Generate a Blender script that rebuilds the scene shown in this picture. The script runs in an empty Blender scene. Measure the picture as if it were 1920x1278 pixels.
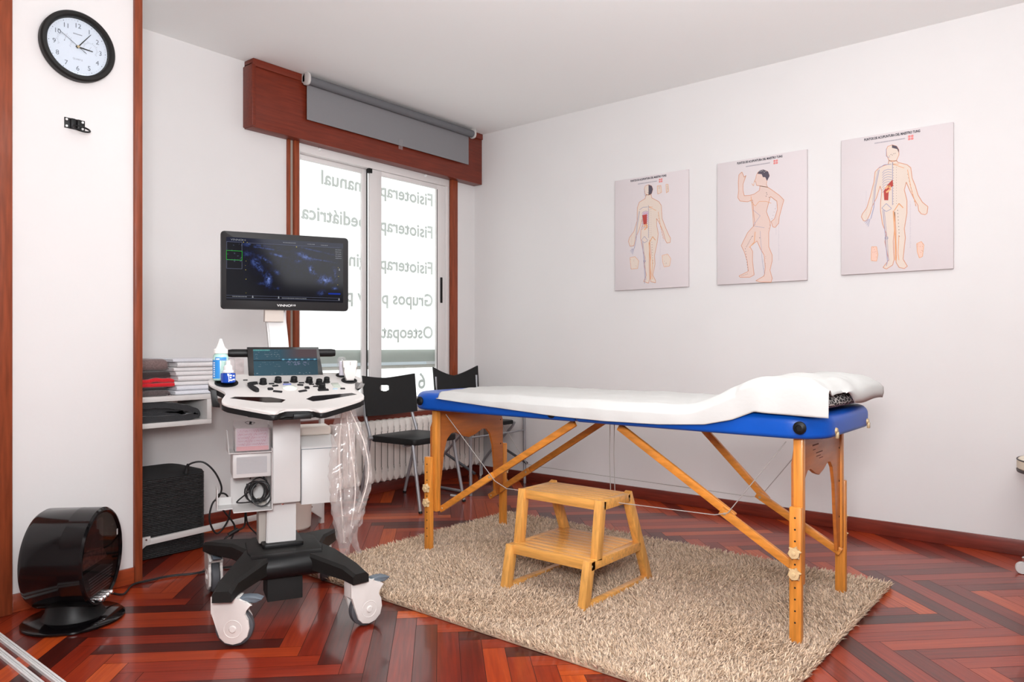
import bpy, bmesh, math, random
import numpy as np
from mathutils import Vector, Matrix
random.seed(7); rng = np.random.default_rng(7)
C = bpy.context.scene.collection
scene = bpy.context.scene
R = math.radians
pi = math.pi

# ---------------------------------------------------------------- camera, world, lights, exposure
YAW = math.atan((2090-960)/1376)
cam_d = bpy.data.cameras.new('camera'); cam = bpy.data.objects.new('camera', cam_d); C.objects.link(cam)
cam.location = (0, 0, 1.0); cam.rotation_euler = (pi/2, 0, YAW)
cam_d.sensor_width = 36; cam_d.lens = 1376/1920*36; cam_d.shift_y = 9/1920; cam_d.clip_start = 0.02
scene.camera = cam
scene.view_settings.view_transform = 'Standard'; scene.view_settings.look = 'None'
scene.view_settings.exposure = -0.02; scene.view_settings.gamma = 1.0; scene.view_settings.use_curve_mapping = False
w = bpy.data.worlds.new('world'); scene.world = w; w.use_nodes = True
w.node_tree.nodes['Background'].inputs[0].default_value = (0.86, 0.93, 1.0, 1)
w.node_tree.nodes['Background'].inputs[1].default_value = 1.0

def area(name, loc, target, size, power, color=(1, 1, 1), size_y=None):
    d = bpy.data.lights.new(name, 'AREA'); d.energy = power; d.color = color; d.size = size
    if size_y: d.shape = 'RECTANGLE'; d.size_y = size_y
    o = bpy.data.objects.new(name, d); C.objects.link(o); o.location = loc
    o.rotation_euler = (Vector(target)-Vector(loc)).to_track_quat('-Z', 'Y').to_euler()
    return o
# flash head just over the camera, ceiling light panels of both rooms, bounced flash and an added upward fill
area('flash', (-0.02, -0.1, 1.36), (-2.6, 3.2, 0.95), 0.42, 60, (0.985, 0.985, 1.0))
area('ceiling_panel', (-1.2, 2.1, 2.60), (-1.2, 2.1, 0), 0.9, 8, (0.98, 0.99, 1.0), 0.9)
area('near_room_panel', (0.3, -1.1, 2.58), (0.3, -1.1, 0), 2.2, 3, (0.98, 0.99, 1.0), 2.2)
area('bounced_light', (0.1, -0.2, 1.75), (-0.5, 0.6, 2.63), 1.4, 16, (0.97, 0.99, 1.0), 1.4)
area('ceiling_fill', (0.2, 1.1, 1.80), (-0.3, 1.6, 2.63), 1.2, 80, (0.97, 0.99, 1.0), 1.2)  # unseen fill added to brighten the ceiling, not a lamp of the room

# ---------------------------------------------------------------- materials
def nt(m):
    m.use_nodes = True; return m.node_tree
def mat(name, col, rough=0.5, metal=0.0, coat=0.0, noise=None, bump=None, spec=0.5, emit=None, alpha=1.0, trans=0.0, sheen=0.0):
    m = bpy.data.materials.new(name); t = nt(m); b = t.nodes['Principled BSDF']
    b.inputs['Base Color'].default_value = (*col, 1); b.inputs['Roughness'].default_value = rough
    b.inputs['Metallic'].default_value = metal; b.inputs['Coat Weight'].default_value = coat
    b.inputs['Coat Roughness'].default_value = 0.05
    b.inputs['Specular IOR Level'].default_value = spec; b.inputs['Alpha'].default_value = alpha
    b.inputs['Transmission Weight'].default_value = trans; b.inputs['Sheen Weight'].default_value = sheen
    if emit: b.inputs['Emission Color'].default_value = (*emit[0], 1); b.inputs['Emission Strength'].default_value = emit[1]
    tc = t.nodes.new('ShaderNodeTexCoord')
    if noise:
        amt, sc, stretch = noise
        mp = t.nodes.new('ShaderNodeMapping'); mp.inputs['Scale'].default_value = stretch
        n = t.nodes.new('ShaderNodeTexNoise'); n.inputs['Scale'].default_value = sc; n.inputs['Detail'].default_value = 6
        t.links.new(tc.outputs['Object'], mp.inputs['Vector']); t.links.new(mp.outputs[0], n.inputs['Vector'])
        r = t.nodes.new('ShaderNodeValToRGB')
        r.color_ramp.elements[0].position = 0.3; r.color_ramp.elements[1].position = 0.7
        r.color_ramp.elements[0].color = (*[max(0, c*(1-amt)) for c in col], 1)
        r.color_ramp.elements[1].color = (*[min(1, c*(1+amt)) for c in col], 1)
        t.links.new(n.outputs['Fac'], r.inputs['Fac']); t.links.new(r.outputs[0], b.inputs['Base Color'])
    if bump:
        st, sc = bump
        n2 = t.nodes.new('ShaderNodeTexNoise'); n2.inputs['Scale'].default_value = sc; n2.inputs['Detail'].default_value = 4
        bp = t.nodes.new('ShaderNodeBump'); bp.inputs['Strength'].default_value = st; bp.inputs['Distance'].default_value = 0.002
        t.links.new(tc.outputs['Object'], n2.inputs['Vector']); t.links.new(n2.outputs['Fac'], bp.inputs['Height'])
        t.links.new(bp.outputs[0], b.inputs['Normal'])
    return m
def emis(name, col, s):
    m = bpy.data.materials.new(name); t = nt(m); t.nodes.clear()
    e = t.nodes.new('ShaderNodeEmission'); e.inputs[0].default_value = (*col, 1); e.inputs[1].default_value = s
    o = t.nodes.new('ShaderNodeOutputMaterial'); t.links.new(e.outputs[0], o.inputs[0]); return m

M = {}
M['wall'] = mat('wall_paint', (0.715, 0.695, 0.69), 0.8, noise=(0.012, 3, (1, 1, 1)), bump=(0.12, 60))
M['ceiling'] = mat('ceiling_paint', (0.90, 0.91, 0.90), 0.9, bump=(0.1, 80))
M['trimwood'] = mat('reddish_trim_wood', (0.23, 0.048, 0.017), 0.4, noise=(0.25, 14, (6, 6, 0.5)), coat=0.1, spec=0.3)
M['trimwoodh'] = mat('reddish_board_wood', (0.155, 0.022, 0.009), 0.4, noise=(0.2, 10, (6, 0.6, 8)), coat=0.1, spec=0.3)
M['skirt'] = mat('skirting_wood', (0.16, 0.022, 0.012), 0.32, noise=(0.3, 8, (0.6, 0.6, 9)), coat=0.4)
M['skirt2'] = mat('skirting_wood_bright', (0.30, 0.05, 0.015), 0.32, noise=(0.25, 8, (0.6, 0.6, 9)), coat=0.4)
M['alu'] = mat('pale_aluminium', (0.84, 0.835, 0.83), 0.45, 0.0)
M['aluw'] = mat('white_lacquered_frame', (0.72, 0.69, 0.68), 0.4)
M['strap'] = mat('grey_strap', (0.33, 0.29, 0.25), 0.8)
M['black'] = mat('black_plastic', (0.006, 0.006, 0.0065), 0.45, spec=0.3)
M['blackgloss'] = mat('black_gloss', (0.003, 0.0025, 0.003), 0.12, spec=0.45)
M['blackrough'] = mat('black_textured_plastic', (0.010, 0.0095, 0.009), 0.55, bump=(0.25, 350), spec=0.3)
M['greyplastic'] = mat('dark_grey_bezel', (0.020, 0.019, 0.020), 0.35, spec=0.12)
M['white'] = mat('white_plastic', (0.575, 0.545, 0.525), 0.42)
M['whitecool'] = mat('white_painted_steel', (0.61, 0.595, 0.585), 0.4)
M['deskwhite'] = mat('white_desk', (0.66, 0.64, 0.625), 0.45)
M['grey'] = mat('blue_grey_rubber', (0.13, 0.16, 0.19), 0.5)
M['tyre'] = mat('grey_tyre', (0.085, 0.088, 0.098), 0.6)
M['blue_vinyl'] = mat('blue_vinyl', (0.002, 0.078, 0.44), 0.38, spec=0.3, bump=(0.12, 160), noise=(0.05, 5, (1, 1, 1)))
M['wood'] = mat('orange_beech', (0.70, 0.26, 0.038), 0.38, noise=(0.22, 20, (5, 5, 0.4)), coat=0.2)
M['woodx'] = mat('orange_beech_bars', (0.70, 0.26, 0.038), 0.38, noise=(0.22, 20, (0.8, 5, 3)), coat=0.2)
M['ply'] = mat('orange_plywood', (0.52, 0.155, 0.025), 0.42, noise=(0.12, 10, (2, 0.8, 6)), coat=0.15)
M['stoolwood'] = mat('honey_wood', (0.72, 0.35, 0.085), 0.33, noise=(0.2, 16, (0.5, 5, 5)), coat=0.25)
M['stoolleg'] = mat('honey_wood_uprights', (0.72, 0.35, 0.085), 0.33, noise=(0.2, 16, (5, 5, 0.5)), coat=0.25)
M['knobwood'] = mat('pale_knob_wood', (0.72, 0.52, 0.28), 0.5)
M['hole'] = mat('dark_hole', (0.015, 0.01, 0.008), 0.8)
M['brass'] = mat('brass', (0.5, 0.38, 0.22), 0.4, 0.3)
M['chrome'] = mat('chrome', (0.85, 0.85, 0.86), 0.15, 1.0)
M['steeltube'] = mat('grey_metal_tube', (0.36, 0.365, 0.385), 0.38, 0.5)
M['cable'] = mat('thin_wire_cord', (0.42, 0.40, 0.38), 0.5)
M['cord'] = mat('black_cord', (0.012, 0.012, 0.013), 0.5)
M['sheet'] = mat('white_cotton', (0.555, 0.55, 0.535), 0.95, bump=(0.3, 55))
M['radiator'] = mat('radiator_enamel', (0.80, 0.74, 0.69), 0.35, bump=(0.12, 25))
M['radshade'] = mat('painted_radiator_shade', (0.06, 0.045, 0.04), 0.9)  # dark colour standing in for shade between and behind the sections
M['blindgrey'] = mat('grey_blind_fabric', (0.21, 0.205, 0.215), 0.85, noise=(0.06, 300, (1, 1, 1)))
M['clear'] = None
M['canvas'] = mat('pale_pink_canvas', (0.66, 0.60, 0.61), 0.85)
M['seat'] = mat('black_seat_plastic', (0.011, 0.011, 0.0115), 0.5, bump=(0.2, 300), spec=0.3)
M['rug'] = mat('beige_shag_wool', (0.50, 0.375, 0.275), 0.95, sheen=0.3)
M['rugbase'] = mat('beige_rug_backing', (0.42, 0.30, 0.21), 1.0)

def herring_mat():
    m = bpy.data.materials.new('herringbone_parquet'); t = nt(m); b = t.nodes['Principled BSDF']
    at = t.nodes.new('ShaderNodeAttribute'); at.attribute_name = 'plank'
    uv = t.nodes.new('ShaderNodeUVMap')
    mp = t.nodes.new('ShaderNodeMapping'); mp.inputs['Scale'].default_value = (1.2, 26, 1)
    n = t.nodes.new('ShaderNodeTexNoise'); n.inputs['Scale'].default_value = 3.2; n.inputs['Detail'].default_value = 8; n.inputs['Roughness'].default_value = 0.6
    t.links.new(uv.outputs[0], mp.inputs[0]); t.links.new(mp.outputs[0], n.inputs['Vector'])
    r = t.nodes.new('ShaderNodeValToRGB'); e = r.color_ramp.elements
    e[0].position = 0.0; e[0].color = (0.045, 0.006, 0.004, 1)
    e[1].position = 1.0; e[1].color = (0.60, 0.105, 0.014, 1)
    for p, c in ((0.3, (0.125, 0.011, 0.005, 1)), (0.55, (0.25, 0.022, 0.007, 1)), (0.8, (0.39, 0.048, 0.009, 1))):
        q = e.new(p); q.color = c
    ad = t.nodes.new('ShaderNodeMath'); ad.operation = 'MULTIPLY_ADD'; ad.inputs[1].default_value = 0.62
    su = t.nodes.new('ShaderNodeMath'); su.operation = 'SUBTRACT'; su.inputs[1].default_value = 0.31
    t.links.new(n.outputs['Fac'], ad.inputs[0]); t.links.new(at.outputs['Fac'], ad.inputs[2])
    t.links.new(ad.outputs[0], su.inputs[0]); t.links.new(su.outputs[0], r.inputs['Fac'])
    t.links.new(r.outputs[0], b.inputs['Base Color'])
    b.inputs['Roughness'].default_value = 0.30
    b.inputs['Coat Weight'].default_value = 0.32; b.inputs['Coat Roughness'].default_value = 0.09; b.inputs['Specular IOR Level'].default_value = 0.35
    n3 = t.nodes.new('ShaderNodeTexNoise'); n3.inputs['Scale'].default_value = 9; n3.inputs['Detail'].default_value = 3
    bp = t.nodes.new('ShaderNodeBump'); bp.inputs['Strength'].default_value = 0.12; bp.inputs['Distance'].default_value = 0.004
    t.links.new(n3.outputs['Fac'], bp.inputs['Height'])
    t.links.new(bp.outputs[0], b.inputs['Normal']); t.links.new(bp.outputs[0], b.inputs['Coat Normal'])
    return m
M['floor'] = herring_mat()

def glassy(name, tint, fac, rough=0.02, base_alpha=0.0, basecol=(1, 1, 1)):
    m = bpy.data.materials.new(name); t = nt(m); t.nodes.clear()
    tr = t.nodes.new('ShaderNodeBsdfTransparent'); tr.inputs[0].default_value = (*tint, 1)
    gl = t.nodes.new('ShaderNodeBsdfGlossy'); gl.inputs['Roughness'].default_value = rough
    mx = t.nodes.new('ShaderNodeMixShader'); lw = t.nodes.new('ShaderNodeLayerWeight'); pw = t.nodes.new('ShaderNodeMath'); pw.operation = 'POWER'; pw.inputs[1].default_value = 4.0; fr = t.nodes.new('ShaderNodeMath'); fr.operation = 'MULTIPLY_ADD'; fr.inputs[1].default_value = 0.6; fr.inputs[2].default_value = ((fac-1)/(fac+1))**2; t.links.new(lw.outputs['Facing'], pw.inputs[0]); t.links.new(pw.outputs[0], fr.inputs[0])
    t.links.new(fr.outputs[0], mx.inputs[0]); t.links.new(tr.outputs[0], mx.inputs[1]); t.links.new(gl.outputs[0], mx.inputs[2])
    last = mx
    if base_alpha > 0:
        df = t.nodes.new('ShaderNodeBsdfDiffuse'); df.inputs[0].default_value = (*basecol, 1)
        tl = t.nodes.new('ShaderNodeBsdfTranslucent'); tl.inputs[0].default_value = (*basecol, 1)
        m1 = t.nodes.new('ShaderNodeMixShader'); m1.inputs[0].default_value = 0.4
        t.links.new(df.outputs[0], m1.inputs[1]); t.links.new(tl.outputs[0], m1.inputs[2])
        m2 = t.nodes.new('ShaderNodeMixShader'); m2.inputs[0].default_value = base_alpha
        t.links.new(mx.outputs[0], m2.inputs[1]); t.links.new(m1.outputs[0], m2.inputs[2]); last = m2
    o = t.nodes.new('ShaderNodeOutputMaterial'); t.links.new(last.outputs[0], o.inputs[0]); return m
M['glass'] = glassy('window_glass', (0.97, 0.985, 0.98), 1.35)
M['clear'] = glassy('clear_plastic', (0.97, 0.96, 0.96), 1.35, 0.05, 0.12, (0.9, 0.87, 0.88))
M['film'] = glassy('crinkled_plastic_film', (0.97, 0.95, 0.94), 1.5, 0.08, 0.17, (0.95, 0.92, 0.91))

# ---------------------------------------------------------------- mesh helpers
def BM(): return bmesh.new()
def finish(bm, name, m, parent=None, smooth=True, ang=35):
    bmesh.ops.recalc_face_normals(bm, faces=bm.faces)
    me = bpy.data.meshes.new(name); bm.to_mesh(me); bm.free()
    if smooth:
        me.polygons.foreach_set('use_smooth', [True]*len(me.polygons)); me.set_sharp_from_angle(angle=R(ang))
    ms = m if isinstance(m, (list, tuple)) else [m]
    for x in ms: me.materials.append(M[x] if isinstance(x, str) else x)
    o = bpy.data.objects.new(name, me); C.objects.link(o)
    if parent: o.parent = parent
    return o
WORLD = {}
def part(root, name, bm, m, world=True, label=None, **k):
    """child of a thing (or of a part); geometry given in world metres unless world=False"""
    if world:
        r = root
        while r.parent: r = r.parent
        bm.transform((Matrix.Translation(r.location) @ r.rotation_euler.to_matrix().to_4x4()).inverted())
    o = finish(bm, name, m, root, **k)
    if label: o['label'] = label
    return o
def thing(name, label, cat, loc=(0, 0, 0), rz=0, group=None):
    o = bpy.data.objects.new(name, None); o.empty_display_size = 0.1; C.objects.link(o)
    o.location = loc; o.rotation_euler = (0, 0, rz); return tag(o, label, cat, group)
def tag(o, label, cat, group=None):
    o['label'] = label; o['category'] = cat
    if group: o['group'] = group
    return o
def solo(name, bm, m, label, cat, group=None, **k):
    """a thing that is one mesh, its origin moved to its own centre"""
    vs = [v.co.copy() for v in bm.verts]
    c = Vector([(min(v[i] for v in vs)+max(v[i] for v in vs))/2 for i in range(2)] + [min(v[2] for v in vs)])
    bm.transform(Matrix.Translation(-c)); o = finish(bm, name, m, **k); o.location = c
    return tag(o, label, cat, group)
def struct(name, bm, m, parent=None, **k):
    o = finish(bm, name, m, parent, **k)
    if not parent: o['kind'] = 'structure'
    return o
def box(bm, x0, x1, y0, y1, z0, z1, bev=0, seg=2, mi=0):
    vs = [bm.verts.new((x, y, z)) for x in (x0, x1) for y in (y0, y1) for z in (z0, z1)]
    fs = [bm.faces.new([vs[i] for i in f]) for f in ((0, 1, 3, 2), (4, 6, 7, 5), (0, 4, 5, 1), (2, 3, 7, 6), (0, 2, 6, 4), (1, 5, 7, 3))]
    for f in fs: f.material_index = mi
    if bev: bmesh.ops.bevel(bm, geom=list({e for f in fs for e in f.edges}), offset=bev, segments=seg, profile=0.5, affect='EDGES')
    return bm
def bar(bm, a, b, w, h, up=(0, 0, 1), bev=0.003, w2=None, h2=None):
    """square bar from a to b; w across, h along the up direction"""
    a, b, up = Vector(a), Vector(b), Vector(up); d = (b-a).normalized()
    s = d.cross(up).normalized(); u = s.cross(d).normalized()
    w2 = w2 or w; h2 = h2 or h; q = []
    for p, ww, hh in ((a, w, h), (b, w2, h2)):
        q.append([bm.verts.new(p+s*(i*ww/2)+u*(j*hh/2)) for i, j in ((-1, -1), (1, -1), (1, 1), (-1, 1))])
    fs = [bm.faces.new(q[0]), bm.faces.new(q[1][::-1])]
    for i in range(4): fs.append(bm.faces.new((q[0][i], q[0][(i+1) % 4], q[1][(i+1) % 4], q[1][i])))
    if bev: bmesh.ops.bevel(bm, geom=list({e for f in fs for e in f.edges}), offset=bev, segments=2, profile=0.5, affect='EDGES')
    return bm
def smoothpts(pts, n=6):
    P = [Vector(p) for p in pts]; out = []
    for i in range(len(P)-1):
        p0, p1, p2, p3 = P[max(i-1, 0)], P[i], P[i+1], P[min(i+2, len(P)-1)]
        for k in range(n):
            t = k/n; out.append(0.5*((2*p1)+(p2-p0)*t+(2*p0-5*p1+4*p2-p3)*t*t+(3*p1-p0-3*p2+p3)*t**3))
    return out+[P[-1]]
def tube(bm, pts, r, seg=10, smooth=0, cap=True):
    P = smoothpts(pts, smooth) if smooth else [Vector(p) for p in pts]
    rs = r if hasattr(r, '__len__') else [r]*len(P)
    if len(rs) != len(P): rs = np.interp(np.linspace(0, 1, len(P)), np.linspace(0, 1, len(rs)), rs)
    d = (P[1]-P[0]).normalized(); u = d.orthogonal().normalized(); rings = []
    for i, p in enumerate(P):
        t = (P[min(i+1, len(P)-1)]-P[max(i-1, 0)]).normalized()
        u = (u-t*u.dot(t)).normalized(); v = t.cross(u)
        rings.append([bm.verts.new(p+(u*math.cos(2*pi*k/seg)+v*math.sin(2*pi*k/seg))*rs[i]) for k in range(seg)])
    for a, b in zip(rings, rings[1:]):
        for k in range(seg): bm.faces.new((a[k], a[(k+1) % seg], b[(k+1) % seg], b[k]))
    if cap: bm.faces.new(rings[0][::-1]); bm.faces.new(rings[-1])
    return bm
def lathe(bm, prof, org=(0, 0, 0), axis=(0, 0, 1), seg=40, sx=1, sy=1, caps=True):
    """profile of (radius, height) turned about an axis"""
    ax = Vector(axis).normalized(); o = Vector(org)
    u = Vector((1, 0, 0)) if abs(ax.z) > 0.9 else ax.cross(Vector((0, 0, 1))).normalized()
    u = (u-ax*u.dot(ax)).normalized(); v = ax.cross(u); rings = []
    for r, h in prof:
        if r < 1e-6: rings.append([bm.verts.new(o+ax*h)]); continue
        rings.append([bm.verts.new(o+ax*h+u*(r*sx*math.cos(2*pi*k/seg))+v*(r*sy*math.sin(2*pi*k/seg))) for k in range(seg)])
    for a, b in zip(rings, rings[1:]):
        for k in range(seg):
            k2 = (k+1) % seg
            if len(a) == 1 and len(b) == 1: continue
            if len(a) == 1: bm.faces.new((a[0], b[k2], b[k]))
            elif len(b) == 1: bm.faces.new((a[k], a[k2], b[0]))
            else: bm.faces.new((a[k], a[k2], b[k2], b[k]))
    if caps and len(rings[0]) > 1: bm.faces.new(rings[0][::-1])
    if caps and len(rings[-1]) > 1: bm.faces.new(rings[-1])
    return bm
def prism(bm, pts, fn, t0, t1, bev=0, seg=2):
    """2-D outline pts extruded between t0 and t1; fn(a, b, t) gives the 3-D point"""
    A = [bm.verts.new(fn(a, b, t0)) for a, b in pts]; B = [bm.verts.new(fn(a, b, t1)) for a, b in pts]; n = len(pts)
    f0 = bm.faces.new(A[::-1]); f1 = bm.faces.new(B)
    for i in range(n): bm.faces.new((A[i], A[(i+1) % n], B[(i+1) % n], B[i]))
    if bev: bmesh.ops.bevel(bm, geom=list(f0.edges)+list(f1.edges), offset=bev, segments=seg, profile=0.5, affect='EDGES')
    return bm
def rrect(w, h, r, n=6, cx=0, cy=0):
    out = []
    for sx, sy, a0 in ((1, 1, 0), (-1, 1, 90), (-1, -1, 180), (1, -1, 270)):
        for k in range(n+1):
            a = R(a0+90*k/n); out.append((cx+sx*(w/2-r)+r*math.cos(a), cy+sy*(h/2-r)+r*math.sin(a)))
    return out
def grid(bm, P):
    """P[i][j] -> point; quads"""
    V = [[bm.verts.new(p) for p in row] for row in P]
    for i in range(len(V)-1):
        for j in range(len(V[0])-1): bm.faces.new((V[i][j], V[i+1][j], V[i+1][j+1], V[i][j+1]))
    return V
def text_bm(s, size, fn, align='LEFT', extrude=0.0, scalex=1.0, bold=0.0):
    cu = bpy.data.curves.new('txt', 'FONT'); cu.body = s; cu.size = size; cu.align_x = align; cu.extrude = extrude; cu.offset = bold; cu.resolution_u = 3
    o = bpy.data.objects.new('txt', cu); C.objects.link(o)
    dg = bpy.context.evaluated_depsgraph_get(); me = bpy.data.meshes.new_from_object(o.evaluated_get(dg))
    bm = bmesh.new(); bm.from_mesh(me); bpy.data.objects.remove(o); bpy.data.curves.remove(cu); bpy.data.meshes.remove(me)
    for v in bm.verts: v.co = Vector(fn(v.co.x*scalex, v.co.y, v.co.z))
    return bm
def join(bm, other):
    me = bpy.data.meshes.new('tmp'); other.to_mesh(me); other.free(); bm.from_mesh(me); bpy.data.meshes.remove(me); return bm
def poly(bm, pts):
    bm.faces.new([bm.verts.new(p) for p in pts]); return bm
def copy_thing(root, loc=None, rz=None, dloc=None):
    r = root.copy(); C.objects.link(r)
    if loc is not None: r.location = loc
    if rz is not None: r.rotation_euler = (0, 0, rz)
    for ch in list(root.children):
        c = ch.copy(); C.objects.link(c); c.parent = r
        for g in list(ch.children):
            d = g.copy(); C.objects.link(d); d.parent = c
    return r

# ================================================================ THE ROOM
XA, YB, XS, HC = -3.87, 4.25, -3.20, 2.635
def floor():
    W, n = 0.0745, 8; p0, q0 = -0.01, 2.573; g = 0.0008
    verts, faces, att, uvs = [], [], [], []
    X0, X1, Y0, Y1 = -4.3, 3.4, -2.6, 4.5; s2 = math.sqrt(2)
    seen = set()
    for i in range(-90, 90):
        for j in range(-90, 110):
            s = (i+j) % (2*n)
            if s < n: key = ('h', j, i-s)
            else: key = ('v', i, j-(s-n))
            if key in seen: continue
            seen.add(key)
            if key[0] == 'h': a0, a1, b0, b1 = key[2]*W, (key[2]+n)*W, j*W, (j+1)*W
            else: a0, a1, b0, b1 = i*W, (i+1)*W, key[2]*W, (key[2]+n)*W
            a0 += p0; a1 += p0; b0 += q0; b1 += q0
            pc, qc = (a0+a1)/2, (b0+b1)/2; x, y = (pc-qc)/s2, (pc+qc)/s2
            if not (X0 < x < X1 and Y0 < y < Y1): continue
            k = len(verts)
            for p, q in ((a0+g, b0+g), (a1-g, b0+g), (a1-g, b1-g), (a0+g, b1-g)):
                verts.append(((p-q)/s2, (p+q)/s2, 0.0))
            faces.append((k, k+1, k+2, k+3)); r = float(np.clip(rng.beta(1.9, 1.9), 0, 1)); att += [r]*4
            o = random.uniform(0, 50)
            L = n*W
            uvs += ([(o, o), (o+L, o), (o+L, o+W), (o, o+W)] if key[0] == 'h' else [(o, o), (o, o+W), (o+L, o+W), (o+L, o)])
    k = len(verts); nplank = len(faces)
    for x, y in ((-4.6, -2.9), (3.7, -2.9), (3.7, 4.8), (-4.6, 4.8)): verts.append((x, y, -0.0012)); att.append(0.0); uvs.append((x, y))
    faces.append((k, k+1, k+2, k+3))
    me = bpy.data.meshes.new('floor'); me.from_pydata(verts, [], faces)
    a = me.attributes.new('plank', 'FLOAT', 'POINT'); a.data.foreach_set('value', att)
    uv = me.uv_layers.new(name='UVMap'); uv.data.foreach_set('uv', [c for u in uvs for c in u])
    me.materials.append(M['floor']); me.materials.append(M['hole'])
    me.polygons[nplank].material_index = 1
    o = bpy.data.objects.new('floor', me); C.objects.link(o); o['kind'] = 'structure'
floor()
struct('ceiling', box(BM(), -4.2, 3.1, -2.5, 4.5, HC, HC+0.1), 'ceiling')
# window wall with its opening
WY0, WY1, WZ0, WZ1 = 2.634, 3.972, 0.53, 2.27
bm = BM()
box(bm, XA-0.25, XA, -2.4, WY0, 0, HC); box(bm, XA-0.25, XA, WY1, YB+0.2, 0, HC)
box(bm, XA-0.25, XA, WY0, WY1, 0, WZ0); box(bm, XA-0.25, XA, WY0, WY1, WZ1, HC)
struct('wall_left', bm, 'wall')
struct('wall_back', box(BM(), XA-0.25, 3.1, YB, YB+0.2, 0, HC), 'wall')
struct('wall_right', box(BM(), 3.0, 3.2, -2.4, YB, 0, HC), 'wall')
struct('wall_front', box(BM(), XA, 3.1, -2.5, -2.3, 0, HC), 'wall')
struct('wall_partition', box(BM(), XA, XS, -2.3, 1.405, 0, HC), 'wall')
# skirting boards
struct('baseboard_back', box(BM(), XA, 3.0, YB-0.014, YB, 0, 0.075, 0.003), 'skirt')
struct('baseboard_left', box(BM(), XA, XA+0.014, 1.405, YB-0.014, 0, 0.075, 0.003), 'skirt')
struct('baseboard_partition', box(BM(), XS, XS+0.014, 0.935, 1.378, 0, 0.068, 0.003), 'skirt2')
# door-frame trims on the partition
struct('trim_1', box(BM(), XS-0.01, XS+0.03, 0.83, 0.932, 0, HC-0.001, 0.004), 'trimwood')
struct('trim_2', box(BM(), XS-0.03, XS+0.018, 1.378, 1.41, 0, HC-0.001, 0.003), 'trimwood')
# sliding-door tracks in the floor
def track(name, y0, y1):
    bm = BM(); box(bm, XS+0.03, 2.9, y0, y1, -0.001, 0.004)
    w_ = (y1-y0)
    box(bm, XS+0.03, 2.9, y0, y0+w_*0.28, 0.004, 0.010, 0.001); box(bm, XS+0.03, 2.9, y1-w_*0.28, y1, 0.004, 0.010, 0.001)
    box(bm, XS+0.03, 2.9, y0+w_*0.45, y0+w_*0.55, 0.004, 0.008)
    return struct(name, bm, 'alu')
track('trim_3', 0.818, 0.839); track('trim_4', 0.776, 0.798)

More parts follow.
